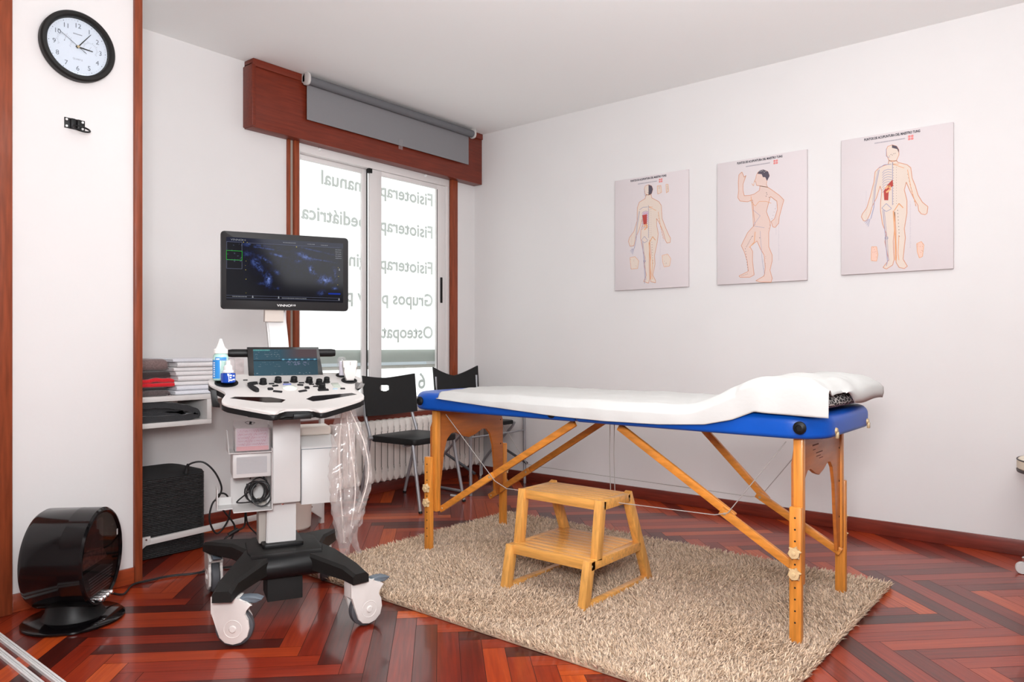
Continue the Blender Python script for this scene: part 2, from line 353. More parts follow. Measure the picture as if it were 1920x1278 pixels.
# ---------------------------------------------------------------- window
def window():
    win = bpy.data.objects.new('window_1', None); C.objects.link(win); win.location = (XA, 3.3, WZ0); win['kind'] = 'structure'
    xf = XA-0.03
    bm = BM()
    for y0, y1, xo in ((2.563, 2.580, 0.02), (2.600, 2.634, 0.03), (3.972, 4.030, 0.03)): box(bm, XA-0.06, XA+xo, y0, y1, WZ0-0.03, 2.26, 0.002)
    part(win, 'wooden_casing', bm, 'trimwood')
    part(win, 'shutter_strap', box(BM(), XA-0.01, XA+0.012, 2.581, 2.599, 0.6, 2.26), 'strap')
    bm = BM(); box(bm, XA-0.10, XA+0.05, 2.60, 4.03, 0.475, 0.535, 0.004); part(win, 'wooden_sill', bm, 'trimwoodh')
    bm = BM()
    box(bm, XA-0.12, XA-0.002, 2.634, 3.972, 2.195, 2.265, 0.002); box(bm, XA-0.10, XA-0.002, 2.634, 3.972, 0.535, 0.605, 0.002)
    box(bm, XA-0.10, XA-0.002, 2.634, 2.662, 0.6, 2.2, 0.002); box(bm, XA-0.10, XA-0.002, 3.938, 3.972, 0.6, 2.2, 0.002)
    part(win, 'window_frame', bm, 'aluw')
    for y in (2.80, 3.72): part(win, 'screw_cap', lathe(BM(), [(0.011, 0), (0.011, 0.008), (0.007, 0.014), (0, 0.014)], (XA-0.002, y, 2.235), (1, 0, 0), 16), 'alu')
    # left sash (behind) and right sash (in front)
    def sash(y0, y1, x, wl, wr, nm):
        bm = BM(); z0, z1 = 0.606, 2.194
        box(bm, x-0.022, x, y0, y0+wl, z0, z1, 0.002); box(bm, x-0.022, x, y1-wr, y1, z0, z1, 0.002)
        box(bm, x-0.022, x, y0+wl, y1-wr, z1-0.03, z1, 0.002); box(bm, x-0.022, x, y0+wl, y1-wr, z0, z0+0.03, 0.002)
        s = part(win, nm, bm, 'aluw')
        part(s, 'glass_pane', box(BM(), x-0.014, x-0.011, y0+wl, y1-wr, z0+0.03, z1-0.03), 'glass', smooth=False)
        return s
    sash(2.664, 3.225, XA-0.05, 0.022, 0.042, 'left_sash')
    s2 = sash(3.222, 3.936, XA-0.014, 0.098, 0.085, 'right_sash')
    part(s2, 'sash_seal', box(BM(), XA-0.015, XA-0.0135, 3.8515, 3.857, 0.64, 2.16), 'black')
    part(s2, 'sash_edge', box(BM(), XA-0.049, XA-0.042, 3.216, 3.2215, 0.606, 2.194), 'black')
    part(win, 'top_latch', box(BM(), XA-0.03, XA-0.004, 3.205, 3.232, 2.165, 2.205, 0.002), 'black')
    part(s2, 'pull_handle', box(BM(), XA-0.014, XA-0.006, 3.885, 3.905, 1.32, 1.51, 0.003), 'black')
    # frosted shop film lit by the street, in an upper and a lower band, clear strip between
    xg = XA-0.078
    bm = BM(); box(bm, xg-0.004, xg, 2.64, 3.965, 0.972, 2.25); box(bm, xg-0.004, xg, 2.64, 3.965, 0.55, 0.840)
    part(win, 'frosted_film', bm, emis('backlit_film', (1.0, 1.0, 0.995), 1.55), label='white frosted film glowing with daylight', smooth=False)
    bm = BM(); box(bm, xg-0.05, xg-0.02, 2.64, 3.965, 0.884, 1.0, 0.002)
    part(win, 'outer_rail', bm, mat('grey_green_rail', (0.42, 0.46, 0.43), 0.5))
    bm = BM(); box(bm, xg-0.045, xg-0.02, 2.64, 3.965, 0.80, 0.862, 0.002)
    part(win, 'outer_rail', bm, mat('beige_rail', (0.36, 0.35, 0.32), 0.6))
    # lettering reads from the street, so it is mirrored seen from indoors
    rows = [('Fisioterapia manual', 2.090), ('Fisioterapia pediátrica', 1.848), ('Fisioterapia ginecológica', 1.581), ('Grupos pre y post parto', 1.341), ('Osteopatía', 1.102)]
    bm = BM()
    for s, zc in rows:
        tb = text_bm(s, 0.127, lambda a, b, c: (xg+0.001, 3.876-a, zc-0.046+b), extrude=0.0, bold=0.003)
        if s.startswith('Fisioterapia manual'): ks = 1.005/(3.876-min(v.co.y for v in tb.verts))
        for v in tb.verts: v.co.y = 3.876-(3.876-v.co.y)*ks
        join(bm, tb)
    join(bm, text_bm('6', 0.165, lambda a, b, c: (xg+0.001, 3.80-a, 0.686+b), bold=0.002))
    part(win, 'lettering', bm, mat('grey_letter_vinyl', (0.50, 0.53, 0.51), 0.6, emit=((0.8, 0.85, 0.82), 0.22)), smooth=False)
    # outside: pale facade across the street
    box_ = BM(); box(box_, XA-1.7, XA-1.6, 1.0, 5.6, 0, 2.6)
    struct('wall_street', box_, mat('street_facade', (0.75, 0.78, 0.78), 0.9))
window()

# roller-shutter box over the window: reddish board
vb = BM(); box(vb, XA, XA+0.085, 2.285, 4.243, 2.245, 2.612, 0.003)
box(vb, XA, XA+0.095, 2.285, 4.243, 2.590, 2.634, 0.004)
box(vb, XA, XA+0.100, 2.275, 2.300, 2.25, 2.60, 0.006)
part_v = solo('shutter_box', vb, 'trimwoodh', 'reddish brown wooden roller shutter box above the window', 'box')

bl = thing('roller_blind', 'grey roller blind rolled up in front of the wooden shutter box', 'blind', (-3.73, 3.4, 2.58))
part(bl, 'roller_tube', tube(BM(), [(-3.735, 2.625, 2.592), (-3.735, 4.075, 2.592)], 0.026, 28), mat('dark_grey_blind_roll', (0.13, 0.13, 0.14), 0.8))
bm = BM(); box(bm, -3.758, -3.7565, 2.630, 4.060, 2.362, 2.592); part(bl, 'blind_fabric', bm, 'blindgrey')
for y0, y1 in ((2.606, 2.622), (4.078, 4.09)):
    bm = BM(); prism(bm, [(a, b) for a, b in rrect(0.062, 0.075, 0.024, 6, -3.735, 2.597)], lambda a, b, t: (a, t, b), y0, y1, 0.003)
    box(bm, -3.776, -3.745, y0, y1, 2.58, 2.63, 0.002)
    part(bl, 'end_bracket', bm, 'white')
bm = BM(); box(bm, -3.757, -3.750, 3.36, 3.395, 2.335, 2.405, 0.002); part(bl, 'pull_clip', bm, 'clear', label='clear plastic clip on the blind hem')

# ---------------------------------------------------------------- radiator
rad = thing('radiator', 'white column radiator below the window', 'radiator', (-3.79, 2.85, 0.08))
def rad_section():
    bm = BM()
    out = [(0, .098), (.014, .108), (.0255, .132), (.0262, .165), (.019, .176), (.0190, .186), (.0246, .198), (.0246, .430), (.0190, .442), (.0190, .450), (.0262, .462), (.0262, .486), (.020, .500), (0, .506)]
    out = out+[(-a, b) for a, b in out[-2:0:-1]]
    prism(bm, out, lambda a, b, t: (t-(0.010 if 0.19 < b < 0.43 else 0)*(1 if t > -3.80 else -1)*0, 2.85+a, b), -3.842, -3.738, 0.006, 2)
    return bm
s0 = part(rad, 'radiator_section', rad_section(), 'radiator')
bm = BM(); box(bm, -3.80, -3.7415, 2.85+0.0246, 2.85+0.0289, 0.198, 0.430); box(bm, -3.80, -3.7425, 2.85+0.0205, 2.85+0.0330, 0.177, 0.190); box(bm, -3.80, -3.7425, 2.85+0.0205, 2.85+0.0330, 0.4435, 0.450)  # solid dark strips painted as the shade between sections
gap_shade = part(s0, 'section_shade', bm, 'radshade', smooth=False)
for k in range(1, 26):
    c = s0.copy(); C.objects.link(c); c.parent = rad; c.location = (0, 0.0535*k, 0)
    if k < 25: d = gap_shade.copy(); C.objects.link(d); d.parent = c
bm = BM(); tube(bm, [(-3.78, 2.85, 0.15), (-3.78, 4.19, 0.15)], 0.018, 12); tube(bm, [(-3.78, 2.85, 0.47), (-3.78, 4.19, 0.47)], 0.018, 12)
for y in (2.95, 3.5, 4.1): tube(bm, [(XA+0.003, y, 0.47), (-3.8, y, 0.47)], 0.008, 8)
part(rad, 'header_pipe', bm, 'radiator')
bm = BM(); tube(bm, [(-3.78, 4.19, 0.15), (-3.78, 4.21, 0.14), (-3.78, 4.222, 0.09), (-3.78, 4.222, 0.0)], 0.009, 10); part(rad, 'supply_pipe', bm, 'radiator')
part(rad, 'back_shade', box(BM(), -3.852, -3.846, 2.83, 4.205, 0.13, 0.48), 'radshade')  # dark sheet painted as the shade behind the sections

# ---------------------------------------------------------------- wall clock
def clock():
    cy, cz, r = 1.158, 2.186, 0.136
    ck = thing('wall_clock', 'round wall clock with black rim and pale face high on the white partition', 'clock', (XS, cy, cz-r))
    bm = BM(); lathe(bm, [(r-0.016, 0.0), (r-0.002, 0.0), (r, 0.005), (r, 0.030), (r-0.006, 0.037), (r-0.016, 0.038), (r-0.023, 0.030), (r-0.024, 0.016), (r-0.026, 0.016)], (XS+0.001, cy, cz), (1, 0, 0), 72, caps=False)
    part(ck, 'rim', bm, 'blackrough')
    part(ck, 'clock_face', lathe(BM(), [(r-0.022, 0.012), (r-0.022, 0.017), (0, 0.017)], (XS, cy, cz), (1, 0, 0), 64), mat('pale_blue_white_face', (0.66, 0.69, 0.80), 0.5), label='pale bluish white dial')
    X = XS+0.0175
    F = lambda a, b, t=0: (X+t, cy+a, cz+b)
    bm = BM()
    for k in range(1, 13):
        a = 2*pi*k/12; rr = 0.084
        b2 = text_bm(str(k), 0.026, lambda p, q, t: F(rr*math.sin(a)+p, rr*math.cos(a)-0.009+q), 'CENTER'); join(bm, b2)
    for k in range(60):
        a = 2*pi*k/60; rr = 0.103; w = 0.0019 if k % 5 == 0 else 0.0009
        poly(bm, [F(rr*math.sin(a)+w*math.cos(t), rr*math.cos(a)+w*math.sin(t)) for t in np.linspace(0, 2*pi, 7)[:-1]])
    part(ck, 'numerals', bm, mat('dial_ink', (0.10, 0.11, 0.15), 0.6), smooth=False)
    bm = BM()
    for (cx, cyy, a0, a1) in ((-0.048, 0.012, -130, 130), (0.046, 0.004, -130, 130)):
        for k in range(22):
            a = R(a0+(a1-a0)*k/21); r0, r1 = 0.022, 0.027 if k % 3 else 0.031
            p = lambda rr, da: F(cx+rr*math.sin(a+da), cyy+rr*math.cos(a+da))
            poly(bm, [p(r0, -0.02), p(r0, 0.02), p(r1, 0.02), p(r1, -0.02)])
    for (cx, cyy, ang) in ((-0.048, 0.012, 18), (0.040, -0.002, 30)):
        a = R(ang); poly(bm, [F(cx+0.0006, cyy), F(cx+0.02*math.sin(a)+0.0004, cyy+0.02*math.cos(a)), F(cx+0.02*math.sin(a)-0.0004, cyy+0.02*math.cos(a)), F(cx-0.0006, cyy)])
        poly(bm, [F(cx+0.0022*math.cos(t), cyy+0.0022*math.sin(t), 0.0001) for t in np.linspace(0, 2*pi, 9)[:-1]])
    join(bm, text_bm('QUARTZ', 0.009, lambda p, q, t: F(p, -0.052+q), 'CENTER'))
    for k in range(8): poly(bm, [F(-0.017+k*0.0042+a, 0.048+b) for a, b in ((0, 0), (0.0030, 0), (0.0034, 0.0042), (0.0006, 0.0042))])
    part(ck, 'sub_dials', bm, mat('dial_grey_ink', (0.22, 0.23, 0.28), 0.6), smooth=False)
    def hand(nm, ang, L, back, w0, w1, t, m):
        a = R(ang); u = (math.sin(a), math.cos(a)); s = (math.cos(a), -math.sin(a)); bm = BM()
        pts = [(-back, -w0), (-back, w0), (L, w1), (L, -w1)]
        prism(bm, pts, lambda p, q, tt: F(u[0]*p+s[0]*q, u[1]*p+s[1]*q, tt), t, t+0.0008)
        part(ck, nm, bm, m)
    hand('hour_hand', 93, 0.055, 0.008, 0.003, 0.0016, 0.002, 'black'); hand('minute_hand', 37, 0.078, 0.008, 0.0024, 0.0010, 0.004, 'black')
    hand('second_hand', 303, 0.088, 0.036, 0.0008, 0.0004, 0.006, 'black')
    part(ck, 'hand_hub', lathe(BM(), [(0.005, 0), (0.005, 0.0085), (0, 0.009)], F(0, 0), (1, 0, 0), 20), 'brass')
    part(ck, 'cover_glass', lathe(BM(), [(r-0.0235, 0.0275), (r-0.0235, 0.0285), (0, 0.0285)], (XS, cy, cz), (1, 0, 0), 64), 'glass')
clock()

# black hook plate with ring
hk = thing('ring_hook', 'black metal hook plate with a ring on the partition below the clock', 'hook', (XS, 1.152, 1.86))
bm = BM(); box(bm, XS, XS+0.003, 1.115, 1.190, 1.860, 1.902, 0.001); box(bm, XS+0.003, XS+0.016, 1.135, 1.152, 1.862, 1.900, 0.003); box(bm, XS+0.003, XS+0.016, 1.158, 1.172, 1.862, 1.900, 0.003)
part(hk, 'plate', bm, 'black')
for y in (1.123, 1.181):
    for z in (1.868, 1.894): part(hk, 'screw_head', lathe(BM(), [(0.0048, 0), (0.004, 0.003), (0, 0.0035)], (XS+0.003, y, z), (1, 0, 0), 14), 'alu')
bm = BM(); tube(bm, [(XS+0.014+0.026*(1-math.cos(a)), 1.164+0.029*math.sin(a), 1.874-0.016*(1-math.cos(a))) for a in np.linspace(0, 2*pi, 33)], 0.0035, 10); part(hk, 'ring', bm, 'black')

# ---------------------------------------------------------------- three canvas charts
POST = {3: {'body': [(0.237, 0.585), (0.234, 0.567), (0.193, 0.558), (0.171, 0.537), (0.165, 0.483), (0.149, 0.417), (0.13, 0.35), (0.108, 0.321), (0.103, 0.305), (0.114, 0.283), (0.129, 0.281), (0.146, 0.317), (0.156, 0.354), (0.178, 0.399), (0.195, 0.458), (0.203, 0.43), (0.197, 0.369), (0.197, 0.328), (0.206, 0.259), (0.225, 0.203), (0.218, 0.162), (0.231, 0.093), (0.237, 0.066), (0.209, 0.027), (0.225, 0.018), (0.255, 0.037), (0.262, 0.064), (0.258, 0.159), (0.263, 0.212), (0.265, 0.314), (0.271, 0.212), (0.271, 0.158), (0.274, 0.09), (0.271, 0.05), (0.286, 0.022), (0.31, 0.015), (0.324, 0.026), (0.304, 0.064), (0.31, 0.127), (0.315, 0.174), (0.31, 0.221), (0.322, 0.3), (0.322, 0.367), (0.31, 0.422), (0.319, 0.461), (0.334, 0.419), (0.352, 0.377), (0.373, 0.334), (0.376, 0.307), (0.388, 0.289), (0.405, 0.283), (0.414, 0.29), (0.418, 0.322), (0.393, 0.348), (0.373, 0.387), (0.361, 0.435), (0.346, 0.478), (0.34, 0.532), (0.322, 0.551), (0.28, 0.569), (0.274, 0.579)], 'head': [(0.225, 0.645), (0.232, 0.661), (0.254, 0.665), (0.274, 0.655), (0.284, 0.635), (0.285, 0.608), (0.274, 0.582), (0.255, 0.575), (0.237, 0.588), (0.227, 0.614)], 'hair': [(0.252, 0.665), (0.274, 0.655), (0.284, 0.635), (0.284, 0.618), (0.277, 0.639), (0.252, 0.65)], 'red': [(0.231, 0.46), (0.255, 0.484), (0.258, 0.45), (0.243, 0.442), (0.237, 0.432), (0.234, 0.378), (0.215, 0.381), (0.212, 0.429)], 'foot1': [(0.154, 0.141), (0.178, 0.139), (0.184, 0.097), (0.178, 0.063), (0.152, 0.068), (0.152, 0.099)], 'foot2': [(0.367, 0.139), (0.388, 0.148), (0.4, 0.129), (0.393, 0.071), (0.379, 0.065), (0.37, 0.096)], 'seal': [(0.327, 0.713), (0.353, 0.711), (0.353, 0.684), (0.327, 0.686)], 'title': [(0.117, 0.718), (0.383, 0.723)], 'sub': [(0.168, 0.697), (0.313, 0.695)]}, 2: {'body': [(0.264, 0.564), (0.26, 0.538), (0.229, 0.521), (0.204, 0.517), (0.169, 0.519), (0.162, 0.551), (0.162, 0.589), (0.18, 0.638), (0.169, 0.629), (0.155, 0.662), (0.137, 0.648), (0.133, 0.603), (0.135, 0.554), (0.13, 0.513), (0.144, 0.491), (0.19, 0.481), (0.22, 0.488), (0.222, 0.46), (0.226, 0.405), (0.234, 0.342), (0.19, 0.299), (0.151, 0.226), (0.169, 0.19), (0.187, 0.133), (0.194, 0.071), (0.137, 0.047), (0.144, 0.039), (0.204, 0.036), (0.229, 0.048), (0.226, 0.069), (0.219, 0.131), (0.22, 0.186), (0.204, 0.215), (0.246, 0.245), (0.267, 0.196), (0.288, 0.16), (0.295, 0.085), (0.288, 0.038), (0.239, 0.013), (0.267, 0.004), (0.329, 0.0), (0.335, 0.021), (0.322, 0.069), (0.335, 0.123), (0.335, 0.156), (0.315, 0.205), (0.315, 0.287), (0.325, 0.326), (0.322, 0.353), (0.301, 0.41), (0.315, 0.462), (0.325, 0.495), (0.362, 0.463), (0.366, 0.416), (0.349, 0.364), (0.329, 0.349), (0.339, 0.318), (0.352, 0.313), (0.372, 0.335), (0.376, 0.374), (0.402, 0.465), (0.376, 0.495), (0.329, 0.535), (0.308, 0.551)], 'head': [(0.264, 0.564), (0.243, 0.571), (0.239, 0.592), (0.231, 0.596), (0.239, 0.612), (0.243, 0.632), (0.253, 0.648), (0.281, 0.656), (0.308, 0.643), (0.319, 0.618), (0.305, 0.589), (0.301, 0.569), (0.308, 0.551)], 'hair': [(0.248, 0.638), (0.26, 0.654), (0.284, 0.657), (0.312, 0.64), (0.32, 0.614), (0.305, 0.587), (0.295, 0.611), (0.281, 0.613), (0.274, 0.631)], 'seal': [(0.342, 0.702), (0.369, 0.7), (0.369, 0.676), (0.342, 0.678)], 'title': [(0.126, 0.712), (0.394, 0.717)], 'sub': [(0.18, 0.691), (0.323, 0.691)]}, 1: {'body': [(0.234, 0.611), (0.23, 0.587), (0.186, 0.568), (0.172, 0.534), (0.17, 0.449), (0.146, 0.381), (0.113, 0.345), (0.105, 0.32), (0.117, 0.287), (0.146, 0.288), (0.158, 0.337), (0.186, 0.391), (0.208, 0.459), (0.212, 0.424), (0.198, 0.383), (0.196, 0.333), (0.214, 0.247), (0.23, 0.203), (0.222, 0.162), (0.238, 0.09), (0.218, 0.049), (0.254, 0.037), (0.261, 0.061), (0.258, 0.159), (0.259, 0.229), (0.262, 0.313), (0.273, 0.228), (0.265, 0.159), (0.273, 0.088), (0.269, 0.046), (0.304, 0.036), (0.304, 0.051), (0.285, 0.087), (0.301, 0.156), (0.297, 0.212), (0.316, 0.294), (0.324, 0.349), (0.312, 0.406), (0.312, 0.448), (0.335, 0.411), (0.359, 0.36), (0.374, 0.303), (0.385, 0.285), (0.408, 0.286), (0.41, 0.313), (0.397, 0.335), (0.374, 0.386), (0.351, 0.444), (0.345, 0.528), (0.328, 0.554), (0.277, 0.585), (0.273, 0.606)], 'head': [(0.222, 0.648), (0.23, 0.668), (0.254, 0.673), (0.277, 0.662), (0.285, 0.64), (0.277, 0.613), (0.254, 0.605), (0.23, 0.616)], 'hair': [(0.254, 0.673), (0.277, 0.662), (0.285, 0.64), (0.277, 0.613), (0.254, 0.605)], 'red': [(0.208, 0.481), (0.242, 0.484), (0.242, 0.421), (0.218, 0.419)], 'foot1': [(0.117, 0.212), (0.154, 0.216), (0.182, 0.186), (0.174, 0.137), (0.125, 0.136)], 'foot2': [(0.351, 0.208), (0.389, 0.215), (0.412, 0.183), (0.404, 0.138), (0.366, 0.134), (0.355, 0.166)], 'foot3': [(0.316, 0.656), (0.343, 0.656), (0.347, 0.611), (0.32, 0.604)], 'foot4': [(0.378, 0.658), (0.393, 0.656), (0.397, 0.611), (0.381, 0.603)], 'seal': [(0.328, 0.705), (0.355, 0.704), (0.355, 0.684), (0.328, 0.685)], 'title': [(0.121, 0.715), (0.381, 0.72)], 'sub': [(0.176, 0.693), (0.314, 0.695)]}}
def chart(k, x0, w_, z0, h_, label):
    yb = YB-0.022
    c = thing('canvas_chart', label, 'poster', (x0+w_/2, YB, z0), 0, 'acupuncture charts on the back wall')
    part(c, 'canvas', box(BM(), x0, x0+w_, yb, YB-0.002, z0, z0+h_, 0.003), 'canvas')
    D = POST[k]; P = lambda a, b, t=1: (x0+a, yb-0.0003*t, z0+b)
    ink = lambda n, c: M.get(n) or M.setdefault(n, mat(n, c, 0.85))
    fig = BM()
    import mathutils
    def fill(pts, t, bm):
        vs = [bm.verts.new(P(a, b, t)) for a, b in pts]
        for tri in mathutils.geometry.tessellate_polygon([[Vector((a, b, 0)) for a, b in pts]]): bm.faces.new([vs[i] for i in tri])
    skin = (0.69, 0.53, 0.475) if k == 2 else (0.69, 0.585, 0.51)
    fill(D['body'], 1, fig)
    part(c, 'printed_figure', fig, ink('chart_skin_%d' % k, skin), smooth=False)
    fill_h = BM(); fill(D['head'], 1.6, fill_h); part(c, 'printed_head', fill_h, ink('chart_skin_%d' % k, skin), smooth=False)
    # outline, contour and detail lines
    def line(bm, pts, wd0, t, close=False):
        pts = list(pts)+([pts[0]] if close else [])
        for (a0, b0), (a1, b1) in zip(pts, pts[1:]):
            wd = wd0*1.5; dx, dy = a1-a0, b1-b0; L = math.hypot(dx, dy) or 1; nx, ny = -dy/L*wd/2, dx/L*wd/2
            poly(bm, [P(a0+nx, b0+ny, t), P(a1+nx, b1+ny, t), P(a1-nx, b1-ny, t), P(a0-nx, b0-ny, t)])
    ol = BM(); line(ol, D['body'], 0.0022, 2.5, True); line(ol, D['head'], 0.0018, 2.5, True)
    part(c, 'figure_outline', ol, ink('chart_peach_line', (0.62, 0.29, 0.17)), smooth=False)
    hb = BM(); fill(D['hair'], 3.2, hb); part(c, 'printed_hair', hb, ink('chart_hair', (0.09, 0.075, 0.10)), smooth=False)
    bx = [p[0] for p in D['body']]; cx = sum(p[0] for p in D['head'])/len(D['head'])
    inside = mathutils.geometry.intersect_point_tri_2d
    dots = BM(); rr = random.Random(k)
    def dot(a, b, r=0.0018): poly(dots, [P(a+r*math.cos(q), b+r*math.sin(q), 3.6) for q in np.linspace(0, 2*pi, 7)[:-1]])
    bones = BM(); warm = BM()
    if k in (1, 3):
        sgn = 1
        sx = cx
        top, hip = (0.555, 0.35) if k == 3 else (0.52, 0.33)
        for q in range(9):                     # ribs on the viewer's left half
            z = top-0.02-q*0.013; line(bones, [(sx-0.004, z), (sx-0.022, z+0.006), (sx-0.040, z+0.001), (sx-0.049, z-0.010)], 0.0016, 3)
        line(bones, [(sx, top+0.02), (sx, hip)], 0.002, 3)
        line(bones, [(sx-0.006, top+0.01), (sx-0.04, top+0.012), (sx-0.066, top-0.002)], 0.002, 3)
        line(bones, [(sx-0.064, top-0.01), (sx-0.082, top-0.10), (sx-0.090, hip-0.0), (sx-0.105, hip-0.06)], 0.0022, 3)
        line(bones, [(sx-0.070, top-0.01), (sx-0.088, top-0.10), (sx-0.098, hip-0.0)], 0.0012, 3)
        for q in range(4): line(bones, [(sx-0.108-q*0.004, hip-0.06), (sx-0.118-q*0.006, hip-0.10+q*0.008)], 0.0014, 3)
        line(bones, [(sx-0.006, hip-0.015), (sx-0.03, hip+0.012), (sx-0.052, hip-0.01), (sx-0.03, hip-0.03), (sx-0.008, hip-0.02)], 0.0018, 3, True)
        line(bones, [(sx-0.046, hip-0.02), (sx-0.034, 0.19), (sx-0.034, 0.175), (sx-0.024, 0.06), (sx-0.03, 0.035)], 0.0022, 3)
        line(bones, [(sx-0.040, hip-0.02), (sx-0.027, 0.19), (sx-0.026, 0.175), (sx-0.018, 0.06)], 0.0014, 3)
        line(bones, [(sx-0.036, 0.186), (sx-0.022, 0.186), (sx-0.022, 0.176), (sx-0.036, 0.176)], 0.0016, 3, True)
        line(bones, [(sx-0.03, 0.65), (sx-0.03, 0.61), (sx-0.015, 0.60)], 0.0014, 3)
        for a, b in ((0.03, top+0.005), (0.055, top-0.02)): line(warm, [(sx, top+0.01), (sx+a, b)], 0.0018, 3)
        line(warm, [(sx+0.008, hip-0.03), (sx+0.03, hip+0.005), (sx+0.05, hip-0.02)], 0.003, 3)
        line(warm, [(sx+0.004, hip-0.03), (sx+0.012, 0.19), (sx+0.014, 0.06)], 0.004, 3)
        line(warm, [(sx+0.03, 0.19), (sx+0.026, 0.10), (sx+0.03, 0.06)], 0.0022, 3)
        line(warm, [(sx+0.07, top-0.03), (sx+0.085, top-0.12), (sx+0.11, hip-0.02)], 0.002, 3)
        for q in range(15):
            z = top-0.01-q*0.0135; dot(sx+0.004, z, 0.0015); dot(sx+0.018, z, 0.0013)
        for q in range(9): dot(sx+0.024+0.001*q, hip-0.03-q*0.017, 0.0021)
        for q in range(10): dot(sx+0.070+0.004*q, top-0.055-q*0.018, 0.0014)
        for q in range(5): dot(sx-0.015+q*0.007, 0.615+rr.uniform(-.012, .012), 0.0018)
        rb = BM(); fill(D['red'], 3.3, rb); part(c, 'printed_organs', rb, ink('chart_red', (0.42, 0.06, 0.05)), smooth=False)
        ob = BM(); line(ob, [(sx-0.034, top-0.115), (sx-0.016, top-0.10), (sx-0.01, top-0.12), (sx-0.03, top-0.135)], 0.006, 3.5, False)
        part(c, 'printed_stomach', ob, ink('chart_orange', (0.80, 0.40, 0.20)), smooth=False)
        if k == 1:
            lg = BM(); fill([(sx-0.004, top-0.02), (sx-0.04, top-0.02), (sx-0.042, top-0.08), (sx-0.006, top-0.085)], 2.8, lg)
            part(c, 'printed_lung', lg, ink('chart_pink', (0.62, 0.42, 0.52)), smooth=False)
        for nm in [n for n in D if n.startswith('foot')]:
            fb = BM(); fill(D[nm], 1.5, fb); part(c, 'printed_limb_detail', fb, ink('chart_foot', (0.80, 0.52, 0.43)) if k == 3 else ink('chart_skin_1', skin), smooth=False)
            line(warm, D[nm], 0.0018, 3, True)
            fx = [p[0] for p in D[nm]]; fz = [p[1] for p in D[nm]]
            for q in range(8): dot(rr.uniform(min(fx)+.004, max(fx)-.004), rr.uniform(min(fz)+.004, max(fz)-.004), 0.0013)
    else:
        line(bones, [(0.222, 0.43), (0.265, 0.39), (0.222, 0.335), (0.29, 0.318)], 0.0012, 3)
        line(bones, [(0.265, 0.30), (0.27, 0.22), (0.278, 0.12), (0.29, 0.05)], 0.0012, 3)
        line(warm, [(0.205, 0.49), (0.235, 0.45), (0.26, 0.475), (0.30, 0.47), (0.33, 0.455)], 0.0018, 3)
        line(warm, [(0.235, 0.30), (0.23, 0.24), (0.20, 0.21)], 0.003, 3)
        line(warm, [(0.21, 0.51), (0.22, 0.42), (0.225, 0.33)], 0.0022, 3)
        line(warm, [(0.215, 0.585), (0.225, 0.57), (0.232, 0.60)], 0.0018, 3)
        for a, b in ((0.302, 0.52), (0.305, 0.51), (0.300, 0.50), (0.318, 0.49), (0.22, 0.275), (0.262, 0.262)): dot(a, b, 0.0024)
        for q in range(9): dot(0.215-0.004*q, 0.272-0.007*q, 0.002)
        for q in range(9): dot(0.176+0.002*q, 0.205-0.016*q, 0.0022)
        for q in range(6): dot(0.154+0.007*q, 0.046+0.002*q, 0.0016)
        for q in range(7): dot(0.352-0.006*q, 0.42-0.018*q, 0.0016)
        for q in range(12): dot(0.29+rr.uniform(-.006, .008), 0.15-q*0.01, 0.0014)
        whites = BM()
        for q in range(5): r = 0.0022; a, b = 0.262+0.009*q, 0.655-0.004*abs(q-1)-(0.006 if q % 2 else 0); poly(whites, [P(a+r*math.cos(t), b+r*math.sin(t), 3.8) for t in np.linspace(0, 2*pi, 7)[:-1]])
        part(c, 'hair_dots', whites, 'sheet', smooth=False)
    part(c, 'contour_lines', warm, ink('chart_orange_line', (0.72, 0.36, 0.18)), smooth=False)
    part(c, 'skeleton_lines', bones, ink('chart_blue_line', (0.30, 0.30, 0.44)), smooth=False)
    part(c, 'point_marks', dots, ink('chart_dots', (0.10, 0.06, 0.07)), smooth=False)
    # fine vertical notes beside the figure
    nb = BM()
    for q in range(34):
        a = (0.335 if k != 2 else 0.37); line(nb, [(a, 0.36-q*0.0072), (a+rr.uniform(0.003, 0.006), 0.36-q*0.0072)], 0.0010, 2)
        if q < 24: line(nb, [(0.125 if k != 2 else 0.355, 0.44-q*0.0072), (0.128 if k != 2 else 0.359, 0.44-q*0.0072)], 0.0010, 2)
    part(c, 'fine_notes', nb, ink('chart_fine', (0.42, 0.38, 0.45)), smooth=False)
    (ta, tb), (tc, td) = D['title']
    tt = text_bm('PUNTOS DE ACUPUNTURA DEL MAESTRO TUNG', 0.0175, lambda a, b, t: P(a, b, 3), bold=0.0007)
    xs = [v.co.x for v in tt.verts]; s = (tc-ta)/(max(xs)-min(xs)); zt = h_-0.024
    for v in tt.verts: v.co.x = x0+ta+(v.co.x-min(xs))*s; v.co.z += zt
    part(c, 'title_text', tt, ink('chart_title_ink', (0.05, 0.045, 0.06)), smooth=False)
    sb = BM(); (a0, _), (a1, _) = D['sub']; a = a0
    while a < a1:
        l = rr.uniform(0.002, 0.005); line(sb, [(a, zt-0.021), (min(a+l, a1), zt-0.021)], 0.0042, 3); a += l+0.0013
    part(c, 'subtitle_text', sb, ink('chart_sub_ink', (0.40, 0.37, 0.41)), smooth=False)
    sl = BM(); a = D['seal'][0][0]; b = zt-0.008
    for i in range(2):
        for j in range(2): join(sl, prism(BM(), rrect(0.0115, 0.0115, 0.003, 3, a+0.006+0.0135*i, b-0.0062-0.0135*j), lambda p, q, t: P(p, q, t), 0.5, 3))
    part(c, 'red_seal', sl, ink('chart_seal', (0.72, 0.25, 0.24)), smooth=False)
chart(1, -2.583, 0.53, 1.368, 0.733, 'acupuncture chart with the back view of a body and hand sketches, nearest the window')
